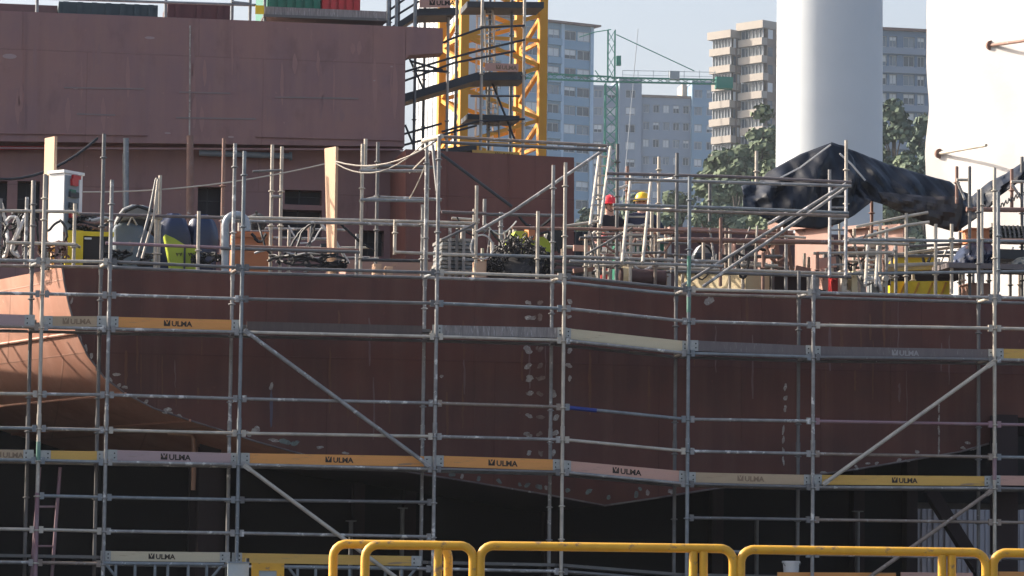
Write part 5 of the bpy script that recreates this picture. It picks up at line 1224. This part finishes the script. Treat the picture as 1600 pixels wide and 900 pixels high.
# wheel with tan hub and brown roller
e = empty('cable_roller', P_(1000, 2.2), 'dark brown horizontal roller with tan end on the hull edge under the skip', 'roller')
a, b = SH.on(968,432,2.3), SH.on(1040,436,2.3)
mb = MB(); mb.tube([a,a+(b-a)*.02,a+(b-a)*.98,b], [.10,.14,.14,.1], 18); build('drum', mb, mat('roller_brown', (.10,.05,.045), .6), e)
mb = MB(); c = a+(b-a)*.13; d = (b-a).normalized(); mb.tube([c-d*.06, c+d*.06], .165, 18); build('tan_collar', mb, M_cream, e)
for f in (.2, .9):
    mb = MB(); c = a+(b-a)*f; mb.bar(V3((c.x,c.y,ZD)), c-ZUP*.1, .1); build('stand', mb, M_dsteel, e)
# white arched drum guard with motor
e = empty('arched_guard', base_at(1102, IV+.5), 'white arched guard with dark motor inside, left end of pink girders', 'guard')
c = SH.on(1102,416,IV+.5); hh = 36/94.; ww = 19/94.
mb = MB(); arch = [c+SH.U*(ww*1.0*math.cos(math.pi*t/12))+ZUP*(hh*math.sin(math.pi*t/12)) for t in range(13)]; mb.poly(arch, SH.V*.3); build('arch_plate', mb, M_white, e)
mb = MB(); mb.tube([c-SH.U*.22+ZUP*.12-SH.V*.2, c+SH.U*.24+ZUP*.08-SH.V*.2], [.09,.12], 12); build('motor', mb, M_dsteel, e)
mb = MB(); mb.tube([c-SH.U*.2+ZUP*.42-SH.V*.1, c+ZUP*.3-SH.V*.22, c+SH.U*.2+ZUP*.02-SH.V*.22], .02, 6); build('hose', mb, M_black, e)

# ------------------------------------------------------------------ pink girders (coaming panels with ribs), turned to the sun
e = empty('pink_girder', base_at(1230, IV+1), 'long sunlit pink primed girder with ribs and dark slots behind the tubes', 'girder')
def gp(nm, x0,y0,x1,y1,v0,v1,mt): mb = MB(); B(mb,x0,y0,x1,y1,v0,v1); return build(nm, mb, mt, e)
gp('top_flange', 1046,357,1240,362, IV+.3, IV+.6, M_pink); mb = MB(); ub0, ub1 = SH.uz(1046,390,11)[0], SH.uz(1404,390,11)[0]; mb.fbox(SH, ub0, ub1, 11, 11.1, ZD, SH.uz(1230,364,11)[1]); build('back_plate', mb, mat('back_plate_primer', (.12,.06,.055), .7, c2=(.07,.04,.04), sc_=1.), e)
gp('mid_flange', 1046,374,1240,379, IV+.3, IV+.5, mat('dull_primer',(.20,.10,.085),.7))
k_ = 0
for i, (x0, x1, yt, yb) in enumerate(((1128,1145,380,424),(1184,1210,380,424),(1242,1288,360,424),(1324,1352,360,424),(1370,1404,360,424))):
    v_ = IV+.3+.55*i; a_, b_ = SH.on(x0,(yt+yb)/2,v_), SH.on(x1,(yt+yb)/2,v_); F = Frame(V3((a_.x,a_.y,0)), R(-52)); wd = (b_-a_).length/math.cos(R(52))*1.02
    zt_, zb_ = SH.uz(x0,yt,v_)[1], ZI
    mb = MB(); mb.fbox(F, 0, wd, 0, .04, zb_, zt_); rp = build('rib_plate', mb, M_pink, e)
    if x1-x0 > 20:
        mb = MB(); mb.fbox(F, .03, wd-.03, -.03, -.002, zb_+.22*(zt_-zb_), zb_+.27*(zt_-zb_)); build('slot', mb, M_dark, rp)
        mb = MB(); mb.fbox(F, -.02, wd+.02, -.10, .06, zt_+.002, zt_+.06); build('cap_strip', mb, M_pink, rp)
# cream fender beam
e = empty('cream_beam', P_(1130, 3.2), 'sunlit cream painted beam end lying at the hull edge below the girders', 'beam')
F = Frame(SH.on(1060,436,3.4), R(-40)); F.o.z = 0; z0_, z1_ = ZD, SH.on(1100,430,3.4).z
mb = MB(); mb.fbox(F, 0, 1.35, 0, .5, z0_, z1_); build('beam_body', mb, M_cream, e)
mb = MB(); mb.fbox(F, -.03, 1.38, -.04, .54, z1_+.002, z1_+.04); build('beam_cap', mb, M_w_dark, e)
mb = MB(); F2_ = Frame(SH.on(1172,436,3.0), R(-40)); F2_.o.z = 0; mb.fbox(F2_, 0, .24, 0, .2, ZD, z1_); mb.fbox(F2_, .02, .22, .02, .18, z1_, z1_+.03); thing('cream_post', mb, M_cream, 'short cream painted post right of the cream beam on the hull edge', 'post')
mb = MB(); B(mb, 1192,428,1268,470, 3.4, 4.0, z0=ZD-.2); mb.pbox(1190,426,1270,428.5, 3.3, 4.05); thing('brown_tank', mb, M_dark, 'dark brown low tank at the hull edge below the tarpaulin', 'tank')
mb = MB(); c = SH.on(1156,447,3.6); mb.lathe(V3((c.x,c.y,ZD)), [(.2,0),(.2,.28),(.16,.32)], 18); mb.tube([V3((c.x,c.y,ZD+.3)), V3((c.x,c.y,ZD+.36))], .22, 18); thing('blue_drum', mb, M_bluedark, 'dark blue drum between the cream beam and cream post', 'drum')
# trestles (red brown A frames)
def trestle(px, v, yt, w, label):
    e = empty('trestle', P_(px, v), label, 'trestle')
    zt_ = SH.uz(px,yt,v)[1]; u = SH.uz(px,yt,v)[0]
    for s_ in (-1, 1):
        for q in (0, .7):
            mb = MB(); mb.bar(SH.P(u+s_*w, v+q, ZD), SH.P(u+s_*.04, v+q, zt_), .06); build('leg', mb, M_rust, e)
    mb = MB(); mb.bar(SH.P(u, v-.1, zt_+.03), SH.P(u, v+.8, zt_+.03), .09); build('top_beam', mb, M_rust, e)
    mb = MB(); mb.bar(SH.P(u-w*.5, v, (zt_+ZD)/2), SH.P(u+w*.5, v, (zt_+ZD)/2), .05); build('cross_bar', mb, M_rust, e)
trestle(1222, 4.0, 352, .26, 'red brown trestle below the left corner of the black tarpaulin')
# small fittings along the hull edge on the right: clamps, pipes, hoses
rnd = random.Random(21)
SM = [(1272,438,'grey upright plate clamp on hull edge, right of the brown tank',G),(1288,436,'pink wedge block standing on the hull edge',M_pink),(1303,438,'red clamp on the hull edge beside the pink wedge',M_red),(1318,434,'pale clamp below the ladder foot',T),(1348,438,'grey valve body on the hull edge under the short ladder',G),(1334,432,'cream bracket on the hull edge',M_cream),(1366,436,'blue grey bracket on the hull edge under the rust post',B_),(1382,440,'pale bent bracket beside the yellow beam',T)]
for i, (x, y, lab, mt) in enumerate(SM):
    mb = MB(); v = 1.9+rnd.uniform(0,.6); w_ = rnd.uniform(5,9); mb.pbox(x-w_,y-8-rnd.uniform(0,10),x+w_*.2,y+12, v, v+.15, z0=ZD-.25); mb.pbox(x-w_*.5,y-2,x+w_,y+12, v-.1, v-.002, z0=ZD-.25)
    c = SH.on(x, y-4, v-.1); mb.tube([c-SH.V*.1, c+SH.V*.02], .05, 8); thing('clamp', mb, mt, lab, 'clamp', 'small fittings along the hull edge')
for i, (pts, lab) in enumerate(((((1318,425),(1322,440),(1316,452),(1328,456)),'pale hose loop hanging at the hull edge below the ladder'),(((1338,430),(1350,446),(1366,440),(1372,452)),'grey hose lying over the valve at the hull edge'),(((1352,432),(1362,436),(1372,434),(1376,455)),'white bent hose right of the valve'),(((1150,392),(1160,400),(1172,398)),'thin hose on the pink girder'),(((1268,440),(1276,452),(1290,455)),'dark hose by the pink wedge block'))):
    line_thing('hose', wig(pts, 2.0, .006, 70+i), .022, [T, G, M_hose, M_black, M_black][i], lab, 'hose', 'hoses along the hull edge')
# rolled white pipe bundles on girder walkway
mb = MB(); 
e = empty('pipe_bundle', SH.on(1440,408,3.0), 'pale wrapped pipes laid level in front of the yellow boxes', 'pipes')
for i, (y, mt) in enumerate(((416,T),(420,M_hose),(424,M_w_dark))):
    mb = MB(); mb.tube([SH.on(1385,y,2.9+.1*i), SH.on(1490,y-4,2.9+.1*i)], .04, 8); build('pipe', mb, mt, e)
# yellow crane beams at right
e = empty('yellow_beam', P_(1440, 2.8), 'bright yellow steel beam with dark lattice marks on the hull edge', 'beam')
mb = MB(); F = Frame(SH.on(1392,448,3.0), R(-12)); F.o.z = 0; mb.fbox(F, 0, .95, 0, .4, ZD-.2, SH.on(1440,441,3.0).z); build('beam_body', mb, M_yel2, e)
for i in range(4):
    mb = MB(); mb.bar(F.P(.1+.22*i,-.02,ZD-.1), F.P(.24+.22*i,-.02,SH.on(1440,443,3.0).z), .03); build('web_strut', mb, M_cry, e)
e = empty('yellow_box', SH.P(SH.uz(1432,415,5.5)[0],5.5,ZD), 'flat bright yellow box behind tubes left of the white wall', 'box')
mb = MB(); B(mb, 1402,402,1461,418, 5.5, 6.2, z0=ZD); build('box_body', mb, M_yel2, e)
mb = MB(); B(mb, 1401,400,1462,402, 5.45, 6.25); build('lid', mb, M_yel2, e)
mb = MB(); B(mb, 1395,424,1500,436, 4.2, 4.8); mb.poly([SH.on(x,y,4.19) for x,y in ((1380,440),(1500,424),(1500,432),(1380,446))], SH.V*.3); thing('dark_beam', mb, M_dark, 'dark beam lying above the yellow beam at the hull edge', 'beam')
# right end: boxes and gratings by the white wall
for (x0,y0,x1,y1,mt,lab,nm,cat) in ((1518,358,1546,378,M_orange,'orange brown board box hung on tubes under the tarpaulins','wooden_box','box'),(1516,444,1546,470,M_pink,'pink box on the hull edge before the white wall','pink_box','box')):
    e = empty(nm, SH.on((x0+x1)/2,y1,2.6), lab, cat); mb = MB(); B(mb,x0,y0,x1,y1,2.5,3.0); build('box_body', mb, mt, e); mb = MB(); B(mb,x0-1,y0-2,x1+1,y0-.2,2.45,3.05); build('lid', mb, mt, e)
e = empty('steel_grating', SH.on(1585,365,2.6), 'dark green grey grating stack on tubes at right edge of photo', 'grating')
for i in range(3):
    mb = MB(); B(mb, 1556,354+i*7,1680,359+i*7, 2.4, 3.4); build('grating_layer', mb, mat('grating_dark',(.05,.06,.055),.6,c2=(.02,.025,.022),sc_=20), e)
for x in range(1562, 1640, 7):
    mb = MB(); mb.bar(SH.on(x,352,2.35), SH.on(x+3,372,2.35), .03); build('grating_bar', mb, D, e)
mb = MB(); mb.sm = False
c = SH.on(1560,325,2.3)
mb.tube([SH.on(1562+i*1.6, 322-i*.9+4*math.sin(i*1.9), 2.3+.05*math.cos(i*1.9)) for i in range(26)], .012, 5)
thing('spiral_wire', mb, M_dsteel, 'dark spiral of wire lying on the rust red rail at right edge', 'wire')

# ------------------------------------------------------------------ tarpaulins
def tarp(name, top, bot, dtop, dbot, mt, label, nu=48, nv=16, bulge=.35, seed=0, sagk=.0, rip=.035):
    rnd = random.Random(seed); ph = [rnd.uniform(0,6) for _ in range(6)]
    def along(pts, f):
        L = [0]
        for a, b in zip(pts[:-1], pts[1:]): L.append(L[-1]+math.dist(a, b))
        t = f*L[-1]
        for i in range(len(pts)-1):
            if t <= L[i+1] or i == len(pts)-2:
                k = (t-L[i])/(L[i+1]-L[i]); return (pts[i][0]+(pts[i+1][0]-pts[i][0])*k, pts[i][1]+(pts[i+1][1]-pts[i][1])*k)
    mb = MB(); mb.sm = True
    for i in range(nu+1):
        f = i/nu; a = SH.on(*along(top, f), dtop); b = SH.on(*along(bot, f), dbot)
        for j in range(nv+1):
            g = j/nv; p = a+(b-a)*g; w_ = math.sin(math.pi*g)
            d = bulge*w_*math.sin(math.pi*min(1,max(0,f)))
            d += rip*(math.sin(f*23+ph[0]+g*3)+.7*math.sin(f*41+ph[1]-g*6)+.6*math.sin(g*11+f*9+ph[2]))*(.35+w_)
            d += rip*1.6*abs(math.sin((f*5+g*2.2)*2.3+ph[3]))*w_ + rip*1.3*abs(math.sin(f*19+g*4*math.sin(f*5+ph[4])+ph[5]))*(.3+w_) + rip*.5*abs(math.sin(f*47-g*13+ph[1]))
            tri = lambda q: abs((q % 2)-1)-.5
            d += rip*1.5*tri(f*7+g*3.1+ph[0])*(.25+w_) + rip*1.1*tri(f*4.3-g*5.2+ph[2])*(.2+w_) + rip*.8*tri(f*15+g*1.2+ph[4])*(.3+w_)
            p = p - SH.V*d - ZUP*(sagk*w_*(1+.3*math.sin(f*17)))
            mb.v.append(p)
    for i in range(nu):
        for j in range(nv): a = i*(nv+1)+j; mb.f.append((a, a+1, a+nv+2, a+nv+1))
    o = thing(name, mb, mt, label, 'tarpaulin') if isinstance(label, str) else build(name, mb, mt, label)
    try: o.data.set_sharp_from_angle(angle=R(16))
    except Exception: pass
    md = o.modifiers.new('thickness', 'SOLIDIFY'); md.thickness = .006
    return o
M_tarp = mat('black_tarpaulin', (.006,.008,.014), .40, c2=(.010,.011,.013), sc_=1.5, c3=(.018,.018,.02), sc3=4, thr3=.66, bump=.35, bsc=6., spec=.3)
M_tarpb = mat('lit_through_tarpaulin', (.035,.028,.026), .45, c2=(.025,.022,.024), sc_=1.5, bump=.5, bsc=7)  # browner copy of the tarpaulin, paints in light passing through it
e = empty('tarpaulin', SH.on(1300,357,2.6), 'big black tarpaulin draped into a peak over tubes, hanging right to a low point', 'tarpaulin')
tarp('hanging_side', [(1157,291),(1170,286),(1182,288),(1200,268),(1250,241),(1298,223),(1318,228),(1334,248),(1345,300)], [(1161,327),(1166,336),(1178,333),(1192,341),(1230,354),(1280,358),(1310,350),(1335,336),(1360,316)], 3.2, 2.5, M_tarp, e, 72, 30, .10, 3, 0, .034)
tarp('right_wing', [(1298,222),(1330,234),(1380,254),(1440,272),(1484,284),(1502,298),(1516,304)], [(1345,306),(1362,314),(1385,322),(1420,338),(1460,354),(1494,363),(1532,336)], 3.6, 2.9, M_tarp, e, 72, 28, .10, 8, .03, .03)
tarp('lit_through_flap', [(1372,300),(1420,304),(1460,308),(1505,306)], [(1380,319),(1425,339),(1465,355),(1496,363)], 2.85, 2.83, M_tarpb, e, 30, 8, .05, 9, 0, .02)
for pts in (((1298,226),(1250,262),(1215,280)),((1312,240),(1330,256),(1352,282))):
    mb = MB(); mb.tube([SH.on(x,y,2.7) for x, y in pts], .016, 6); build('edge_cord', mb, M_hose, e)
tarp('tarpaulin', [(1516,308),(1545,284),(1570,272),(1600,252),(1640,225)], [(1520,330),(1545,326),(1562,306),(1590,286),(1640,262)], 3.2, 2.7, M_tarp, 'smaller black tarpaulin stretched upward to the right edge of photo', 30, 10, .1, 15, 0, .03)
tarp('tarpaulin', [(1486,404),(1500,388),(1518,378),(1545,376),(1552,392)], [(1488,414),(1505,416),(1525,415),(1545,414),(1556,412)], 2.6, 2.0, mat('blue_tarpaulin', (.012,.022,.06), .35, c2=(.02,.02,.03), sc_=3, bump=.5, bsc=9), 'dark blue crumpled tarpaulin heaped on the walkway by the white wall', 24, 8, .25, 18, 0, .04)
e = empty('walkway_plank', SH.on(1560,418,2), 'dark walkway plank with crumpled sheet under the blue tarpaulin', 'plank')
mb = MB(); B(mb, 1482,413,1700,421, 1.7, 2.6); build('plank_body', mb, M_w_dark, e)
mb = MB(); B(mb, 1558,391,1700,406, 2.3, 2.8); build('dark_box_beam', mb, M_dsteel, e)
tarp('tarpaulin', [(1578,410),(1590,402),(1610,399),(1660,402)], [(1576,420),(1592,419),(1612,419),(1660,420)], 2.2, 1.75, mat('grey_sheet', (.16,.17,.16), .6, c2=(.10,.10,.10), sc_=4), 'grey crumpled plastic sheet at the right edge on the walkway plank', 20, 8, .15, 22, 0, .04)

# ------------------------------------------------------------------ people
def skin(name, verts, edges, rad, mt, parent, sub=2):
    L = LOC[parent.name]; me = bpy.data.meshes.new(name); me.from_pydata([V3(v) for v in verts], edges, [])
    o = bpy.data.objects.new(name, me); COL.objects.link(o)
    o.modifiers.new('skin', 'SKIN'); sv = me.skin_vertices[0].data
    for i, r in enumerate(rad):
        sv[i].radius = r if isinstance(r, tuple) else (r, r); sv[i].use_root = (i == 0)
    s_ = o.modifiers.new('sub', 'SUBSURF'); s_.levels = sub; s_.render_levels = sub
    bpy.context.view_layer.update()
    m2 = bpy.data.meshes.new_from_object(o.evaluated_get(bpy.context.evaluated_depsgraph_get()))
    bpy.data.objects.remove(o); m2.materials.clear(); m2.materials.append(mt)
    for p in m2.polygons: p.use_smooth = True
    o = bpy.data.objects.new(name, m2); COL.objects.link(o); o.parent = parent; LOC[o.name] = L; return o
def person(px, ytop, Y_v, yaw, arms, label, jacket, helmet_mat, head_tilt=0.):
    u, zt = SH.uz(px, ytop, Y_v); H = 1.74; k = H/1.74
    root = empty('person', SH.P(u, Y_v, ZI), label, 'person'); root.rotation_euler = (0,0,yaw); foot = 0
    s_ = (zt-ZI-.03)/1.80
    S = lambda x, y, z: (x*s_, y*s_, z*s_)
    # facing -Y locally
    head = [S(0,0,1.46), S(0,-.01,1.55), S(0,-.025,1.63), S(0,-.02,1.72)]
    V = [S(0,0,.95), S(0,.0,1.12), S(0,.01,1.30), S(0,.0,1.42)]+head
    E = [(i,i+1) for i in range(7)]; r = [(.16*s_,.12*s_),(.15*s_,.11*s_),(.18*s_,.12*s_),(.10*s_,.08*s_),.062*s_,.075*s_,.088*s_,.07*s_]
    def chain(start, pts, rads):
        i0 = start
        for p, q in zip(pts, rads): V.append(S(*p)); r.append(q*s_ if not isinstance(q, tuple) else q); E.append((i0, len(V)-1)); i0 = len(V)-1
        return i0
    hands = []
    for sd_, (el, wr) in zip((-1, 1), arms):
        w_ = chain(3, [(sd_*.19,0,1.40), el, wr], [.065,.048,.032])
        d = (V3(wr)-V3(el)).normalized(); hands.append((V3(wr), d, sd_))
        palm = V3(wr)+d*.07; pi_ = chain(w_, [tuple(palm)], [.036])
        x = d.cross(V3((0,0,1))); x = x.normalized() if x.length > .1 else V3((1,0,0))
        for f in range(4):
            b = palm+x*(-.03+.02*f)+d*.03; ln = (.06,.07,.075,.06)[f]
            chain(pi_, [tuple(b), tuple(b+d*ln*.5-V3((0,0,.012))), tuple(b+d*ln*.85-V3((0,0,.035)))], [.010,.009,.008])
        b = V3(wr)+d*.03+x*.04; chain(w_, [tuple(b), tuple(b+d*.04+x*.015)], [.011,.009])
    for sd_ in (-1, 1):
        chain(0, [(sd_*.10,0,.86),(sd_*.105,-.02,.50),(sd_*.11,.01,.10),(sd_*.115,-.05,.04),(sd_*.12,-.14,.03)], [.088,.06,.042,.04,.035])
    rot = Matrix.Rotation(0, 3, 'Z')
    LOC[root.name] = V3((0,0,0))
    body = skin('body', V, E, r, M_skin, root, 1)
    # face: nose, eyes, mouth set into the head
    mb = MB(); mb.tube([S(0,-.10,1.655), S(0,-.128,1.615), S(0,-.10,1.605)], [.010*s_,.016*s_,.012*s_], 6); build('nose', mb, M_skin, body)
    for sd_ in (-1, 1):
        mb = MB(); c = V3(S(sd_*.034,-.098,1.65)); mb.tube([c, c+V3((0,-.008,0))], .011*s_, 8); build('eye', mb, M_ink, body)
        mb = MB(); c = V3(S(sd_*.088,-.01,1.63)); mb.tube([c, c+V3((sd_*.018,0,.004))], [.026*s_,.02*s_], 8); build('ear', mb, M_skin, body)
    mb = MB(); c = V3(S(0,-.10,1.567)); mb.tube([c-V3((.025,0,0)), c+V3((.025,0,0))], .006, 6); build('mouth', mb, mat('lips', (.35,.14,.12), .6), body)
    # clothes: slightly larger shells of torso with sleeves, and trousers
    V2 = [S(0,0,.90), S(0,.0,1.12), S(0,.01,1.30), S(0,0,1.43), S(0,-.005,1.515)]; E2 = [(0,1),(1,2),(2,3),(3,4)]; r2 = [(.185*s_,.14*s_),(.175*s_,.13*s_),(.20*s_,.135*s_),(.13*s_,.10*s_),(.085*s_,.08*s_)]
    for sd_, (el, wr) in zip((-1, 1), arms):
        i0 = 3
        for p, q in (((sd_*.19,0,1.40),.085),(el,.068),(tuple(V3(el)+(V3(wr)-V3(el))*.95),.05)):
            V2.append(S(*p)); r2.append(q*s_); E2.append((i0,len(V2)-1)); i0 = len(V2)-1
    skin('jacket', V2, E2, r2, jacket, root)
    V4 = [S(0,0,.93)]; E4 = []; r4 = [(.175*s_,.135*s_)]
    for sd_ in (-1, 1):
        i0 = 0
        for p, q in (((sd_*.10,0,.84),.105),((sd_*.105,-.02,.50),.08),((sd_*.11,.01,.12),.065)):
            V4.append(S(*p)); r4.append(q*s_); E4.append((i0,len(V4)-1)); i0 = len(V4)-1
    skin('trousers', V4, E4, r4, M_trou, root)
    for sd_ in (-1, 1):
        mb = MB(); mb.tube([S(sd_*.11,.03,.10), S(sd_*.112,.02,.05), S(sd_*.117,-.08,.045), S(sd_*.12,-.17,.035)], [.05*s_,.055*s_,.05*s_,.035*s_], 10); build('boot', mb, M_black, root)
    mb = MB(); mb.lathe(S(0,-.02,1.665), [(.120*s_,0),(.119*s_,.035*s_),(.110*s_,.07*s_),(.093*s_,.10*s_),(.068*s_,.124*s_),(.036*s_,.138*s_),(.004*s_,.143*s_)], 20)
    hm_ = build('helmet', mb, helmet_mat, root)
    mb = MB(); mb.add([S(.11*math.cos(a)*q, -.02+(.115 if q < 1.05 else .125)*math.sin(a)*q-(.03 if q > 1.05 else 0), 1.668-(.014 if q > 1.05 else 0)) for q in (1., 1.25) for a in [math.pi+math.pi*i/10 for i in range(11)]], [(i,i+1,12+i,11+i) for i in range(10)])
    pk = build('peak', mb, helmet_mat, hm_, flip=False); pk.modifiers.new('t','SOLIDIFY').thickness = .008
    mb = MB(); mb.tube([S(0,-.13,1.72), S(0,-.10,1.772), S(0,-.02,1.81), S(0,.06,1.772), S(0,.09,1.72)], .010*s_, 6); build('crest', mb, helmet_mat, hm_)
    mb = MB(); mb.tube([S(.085,-.03,1.68), S(.07,-.07,1.58), S(0,-.09,1.535), S(-.07,-.07,1.58), S(-.085,-.03,1.68)], .006, 5); build('chin_strap', mb, M_blackc, hm_)
    return root
M_hred = mat('helmet_red', (.75,.03,.04), .35); M_hyel = mat('helmet_yellow', (.90,.55,.02), .35)
person(952, 303, 6.6, R(20), (((-.30,.02,1.15),(-.30,-.2,1.02)), ((.33,-.05,1.18),(.46,-.22,1.02))), 'worker in red helmet and dark jacket, looking down with one arm out', M_blackc, M_hred)
person(1004, 298, 6.5, R(-8), (((-.28,-.02,1.14),(-.16,-.26,1.05)), ((.31,0,1.15),(.22,-.26,1.08))), 'worker in yellow helmet and navy jacket behind the pale ladder', M_navy, M_hyel)

# ------------------------------------------------------------------ foreground: yellow barriers and things near the bottom edge
FBr = Frame((0, 22, 0), R(1.5)); ZB = 0
def barrier(x0, x1, y, mids, v, label):
    F = FBr; a, b = F.uz(x0,y+60,v)[0], F.uz(x1,y+60,v)[0]; zt_ = F.uz((x0+x1)/2, y, v)[1]; r = .030; c = .085
    e = empty('barrier', F.P((a+b)/2, v, 0), label, 'barrier', 'curved yellow pipe barriers')
    pts = [F.P(a,v,0), F.P(a,v,zt_-c)]+[F.P(a+c*(1-math.cos(t)),v,zt_-c+c*math.sin(t)) for t in (.35,.7,1.05,1.4)]+[F.P(a+c,v,zt_),F.P(b-c,v,zt_)]+[F.P(b-c*(1-math.cos(t)),v,zt_-c+c*math.sin(t)) for t in (1.4,1.05,.7,.35)]+[F.P(b,v,zt_-c),F.P(b,v,0)]
    mb = MB(); mb.tube(pts, r, 16); build('hoop', mb, M_yel, e)
    for m_ in mids:
        u = F.uz(m_, y+60, v)[0]; mb = MB(); mb.tube([F.P(u,v,0), F.P(u,v,zt_-.02)], r*.95, 14); build('upright', mb, M_yel, e)
    mb = MB(); mb.tube([F.P(a,v,.45), F.P(b,v,.45)], r*.8, 12); build('lower_rail', mb, M_yel, e)
    for u in (a, b):
        mb = MB(); mb.lathe(F.P(u,v,0), [(.09,0),(.09,.012)], 14); build('foot_plate', mb, M_yel, e)
barrier(520, 700, 851, (), .35, 'yellow pipe barrier at the left end, set slightly behind the next one')
barrier(570, 739, 852, (684,), 0, 'short yellow pipe barrier overlapping the leftmost one')
barrier(750, 1145.5, 855, (1083,1099), 0, 'long yellow pipe barrier in the middle with a double upright')
barrier(1157, 1540.5, 861, (1472,1487), 0, 'long yellow pipe barrier at right in front of the white bucket')
barrier(1552, 1930, 866, (1867,), 0, 'yellow pipe barrier cut by the right edge of photo')
for (x, y) in ((744.5, 852), (1151, 858), (1546, 863)):
    pass
F = Frame((0, 45, 0), R(6))
e = empty('electrical_box', F.P(F.uz(372,890,0)[0], .15, 0), 'pale grey electrical box with dark knob beside the yellow framed board', 'box')
a, b = F.uz(356,890,0)[0], F.uz(389,890,0)[0]; zt = F.uz(372,880,0)[1]
mb = MB(); mb.fbox(F, a, b, 0, .2, zt-.42, zt); build('casing', mb, mat('pale_blue_grey', (.45,.50,.50), .5), e)
mb = MB(); mb.fbox(F, a-.01, b+.01, -.015, .21, zt+.001, zt+.02); build('lid', mb, M_grey, e)
mb = MB(); mb.tube([F.P(b-.02,.1,zt+.02), F.P(b-.02,.1,zt+.07)], .025, 8); build('knob', mb, M_black, e)
for u in (a+.04, b-.04):
    mb = MB(); mb.tube([F.P(u,.1,0), F.P(u,.1,zt-.42)], .02, 8); build('leg', mb, M_g[0], e)
e = empty('notice_board', F.P(F.uz(418,890,0)[0], 0, 0), 'yellow framed board with pale pane at the bottom edge beside the grey box', 'board')
a, b = F.uz(393,890,-.1)[0], F.uz(444,890,-.1)[0]; zt = F.uz(418,880,-.1)[1]; t = .10
mb = MB(); mb.fbox(F, a, b, -.12, -.08, zt-t, zt); mb.fbox(F, a, a+t, -.12, -.08, zt-.8, zt-t); mb.fbox(F, b-t, b, -.12, -.08, zt-.8, zt-t); mb.fbox(F, a+t, b-t, -.12, -.08, zt-.8, zt-.7); build('frame', mb, M_yel, e)
mb = MB(); mb.fbox(F, a+t, b-t, -.105, -.09, zt-.7, zt-t); build('pane', mb, mat('pane_blue', (.30,.36,.38), .25), e)
for u in (a+.05, b-.05):
    mb = MB(); mb.fbox(F, u-.025, u+.025, -.11, -.09, 0, zt-.8); build('leg', mb, M_yel, e)
# bucket on the bottom deck
zdk = zrow[7,8]+.08; c = SH.on(1236, 890, .35)
e = empty('bucket', V3((c.x,c.y,zdk)), 'small white plastic bucket standing on the bottom scaffold deck', 'bucket')
c = V3((c.x,c.y,zdk)); zt = SH.on(1236,877,.35).z; h = zt-zdk
mb = MB(); mb.lathe(c, [(.105,0),(.13,h)], 20); build('pail', mb, M_cab, e)
mb = MB(); mb.lathe(c+ZUP*(h-.03), [(.14,0),(.142,.02),(.138,.035)], 20); build('rim', mb, M_cab, e)
mb = MB(); mb.tube([c+ZUP*(h-.02)+SH.U*(.14*math.cos(t*.52))-SH.V*.06+ZUP*(-.08*math.sin(t*.52)) for t in range(7)], .006, 5); build('handle', mb, M_g[3], e)
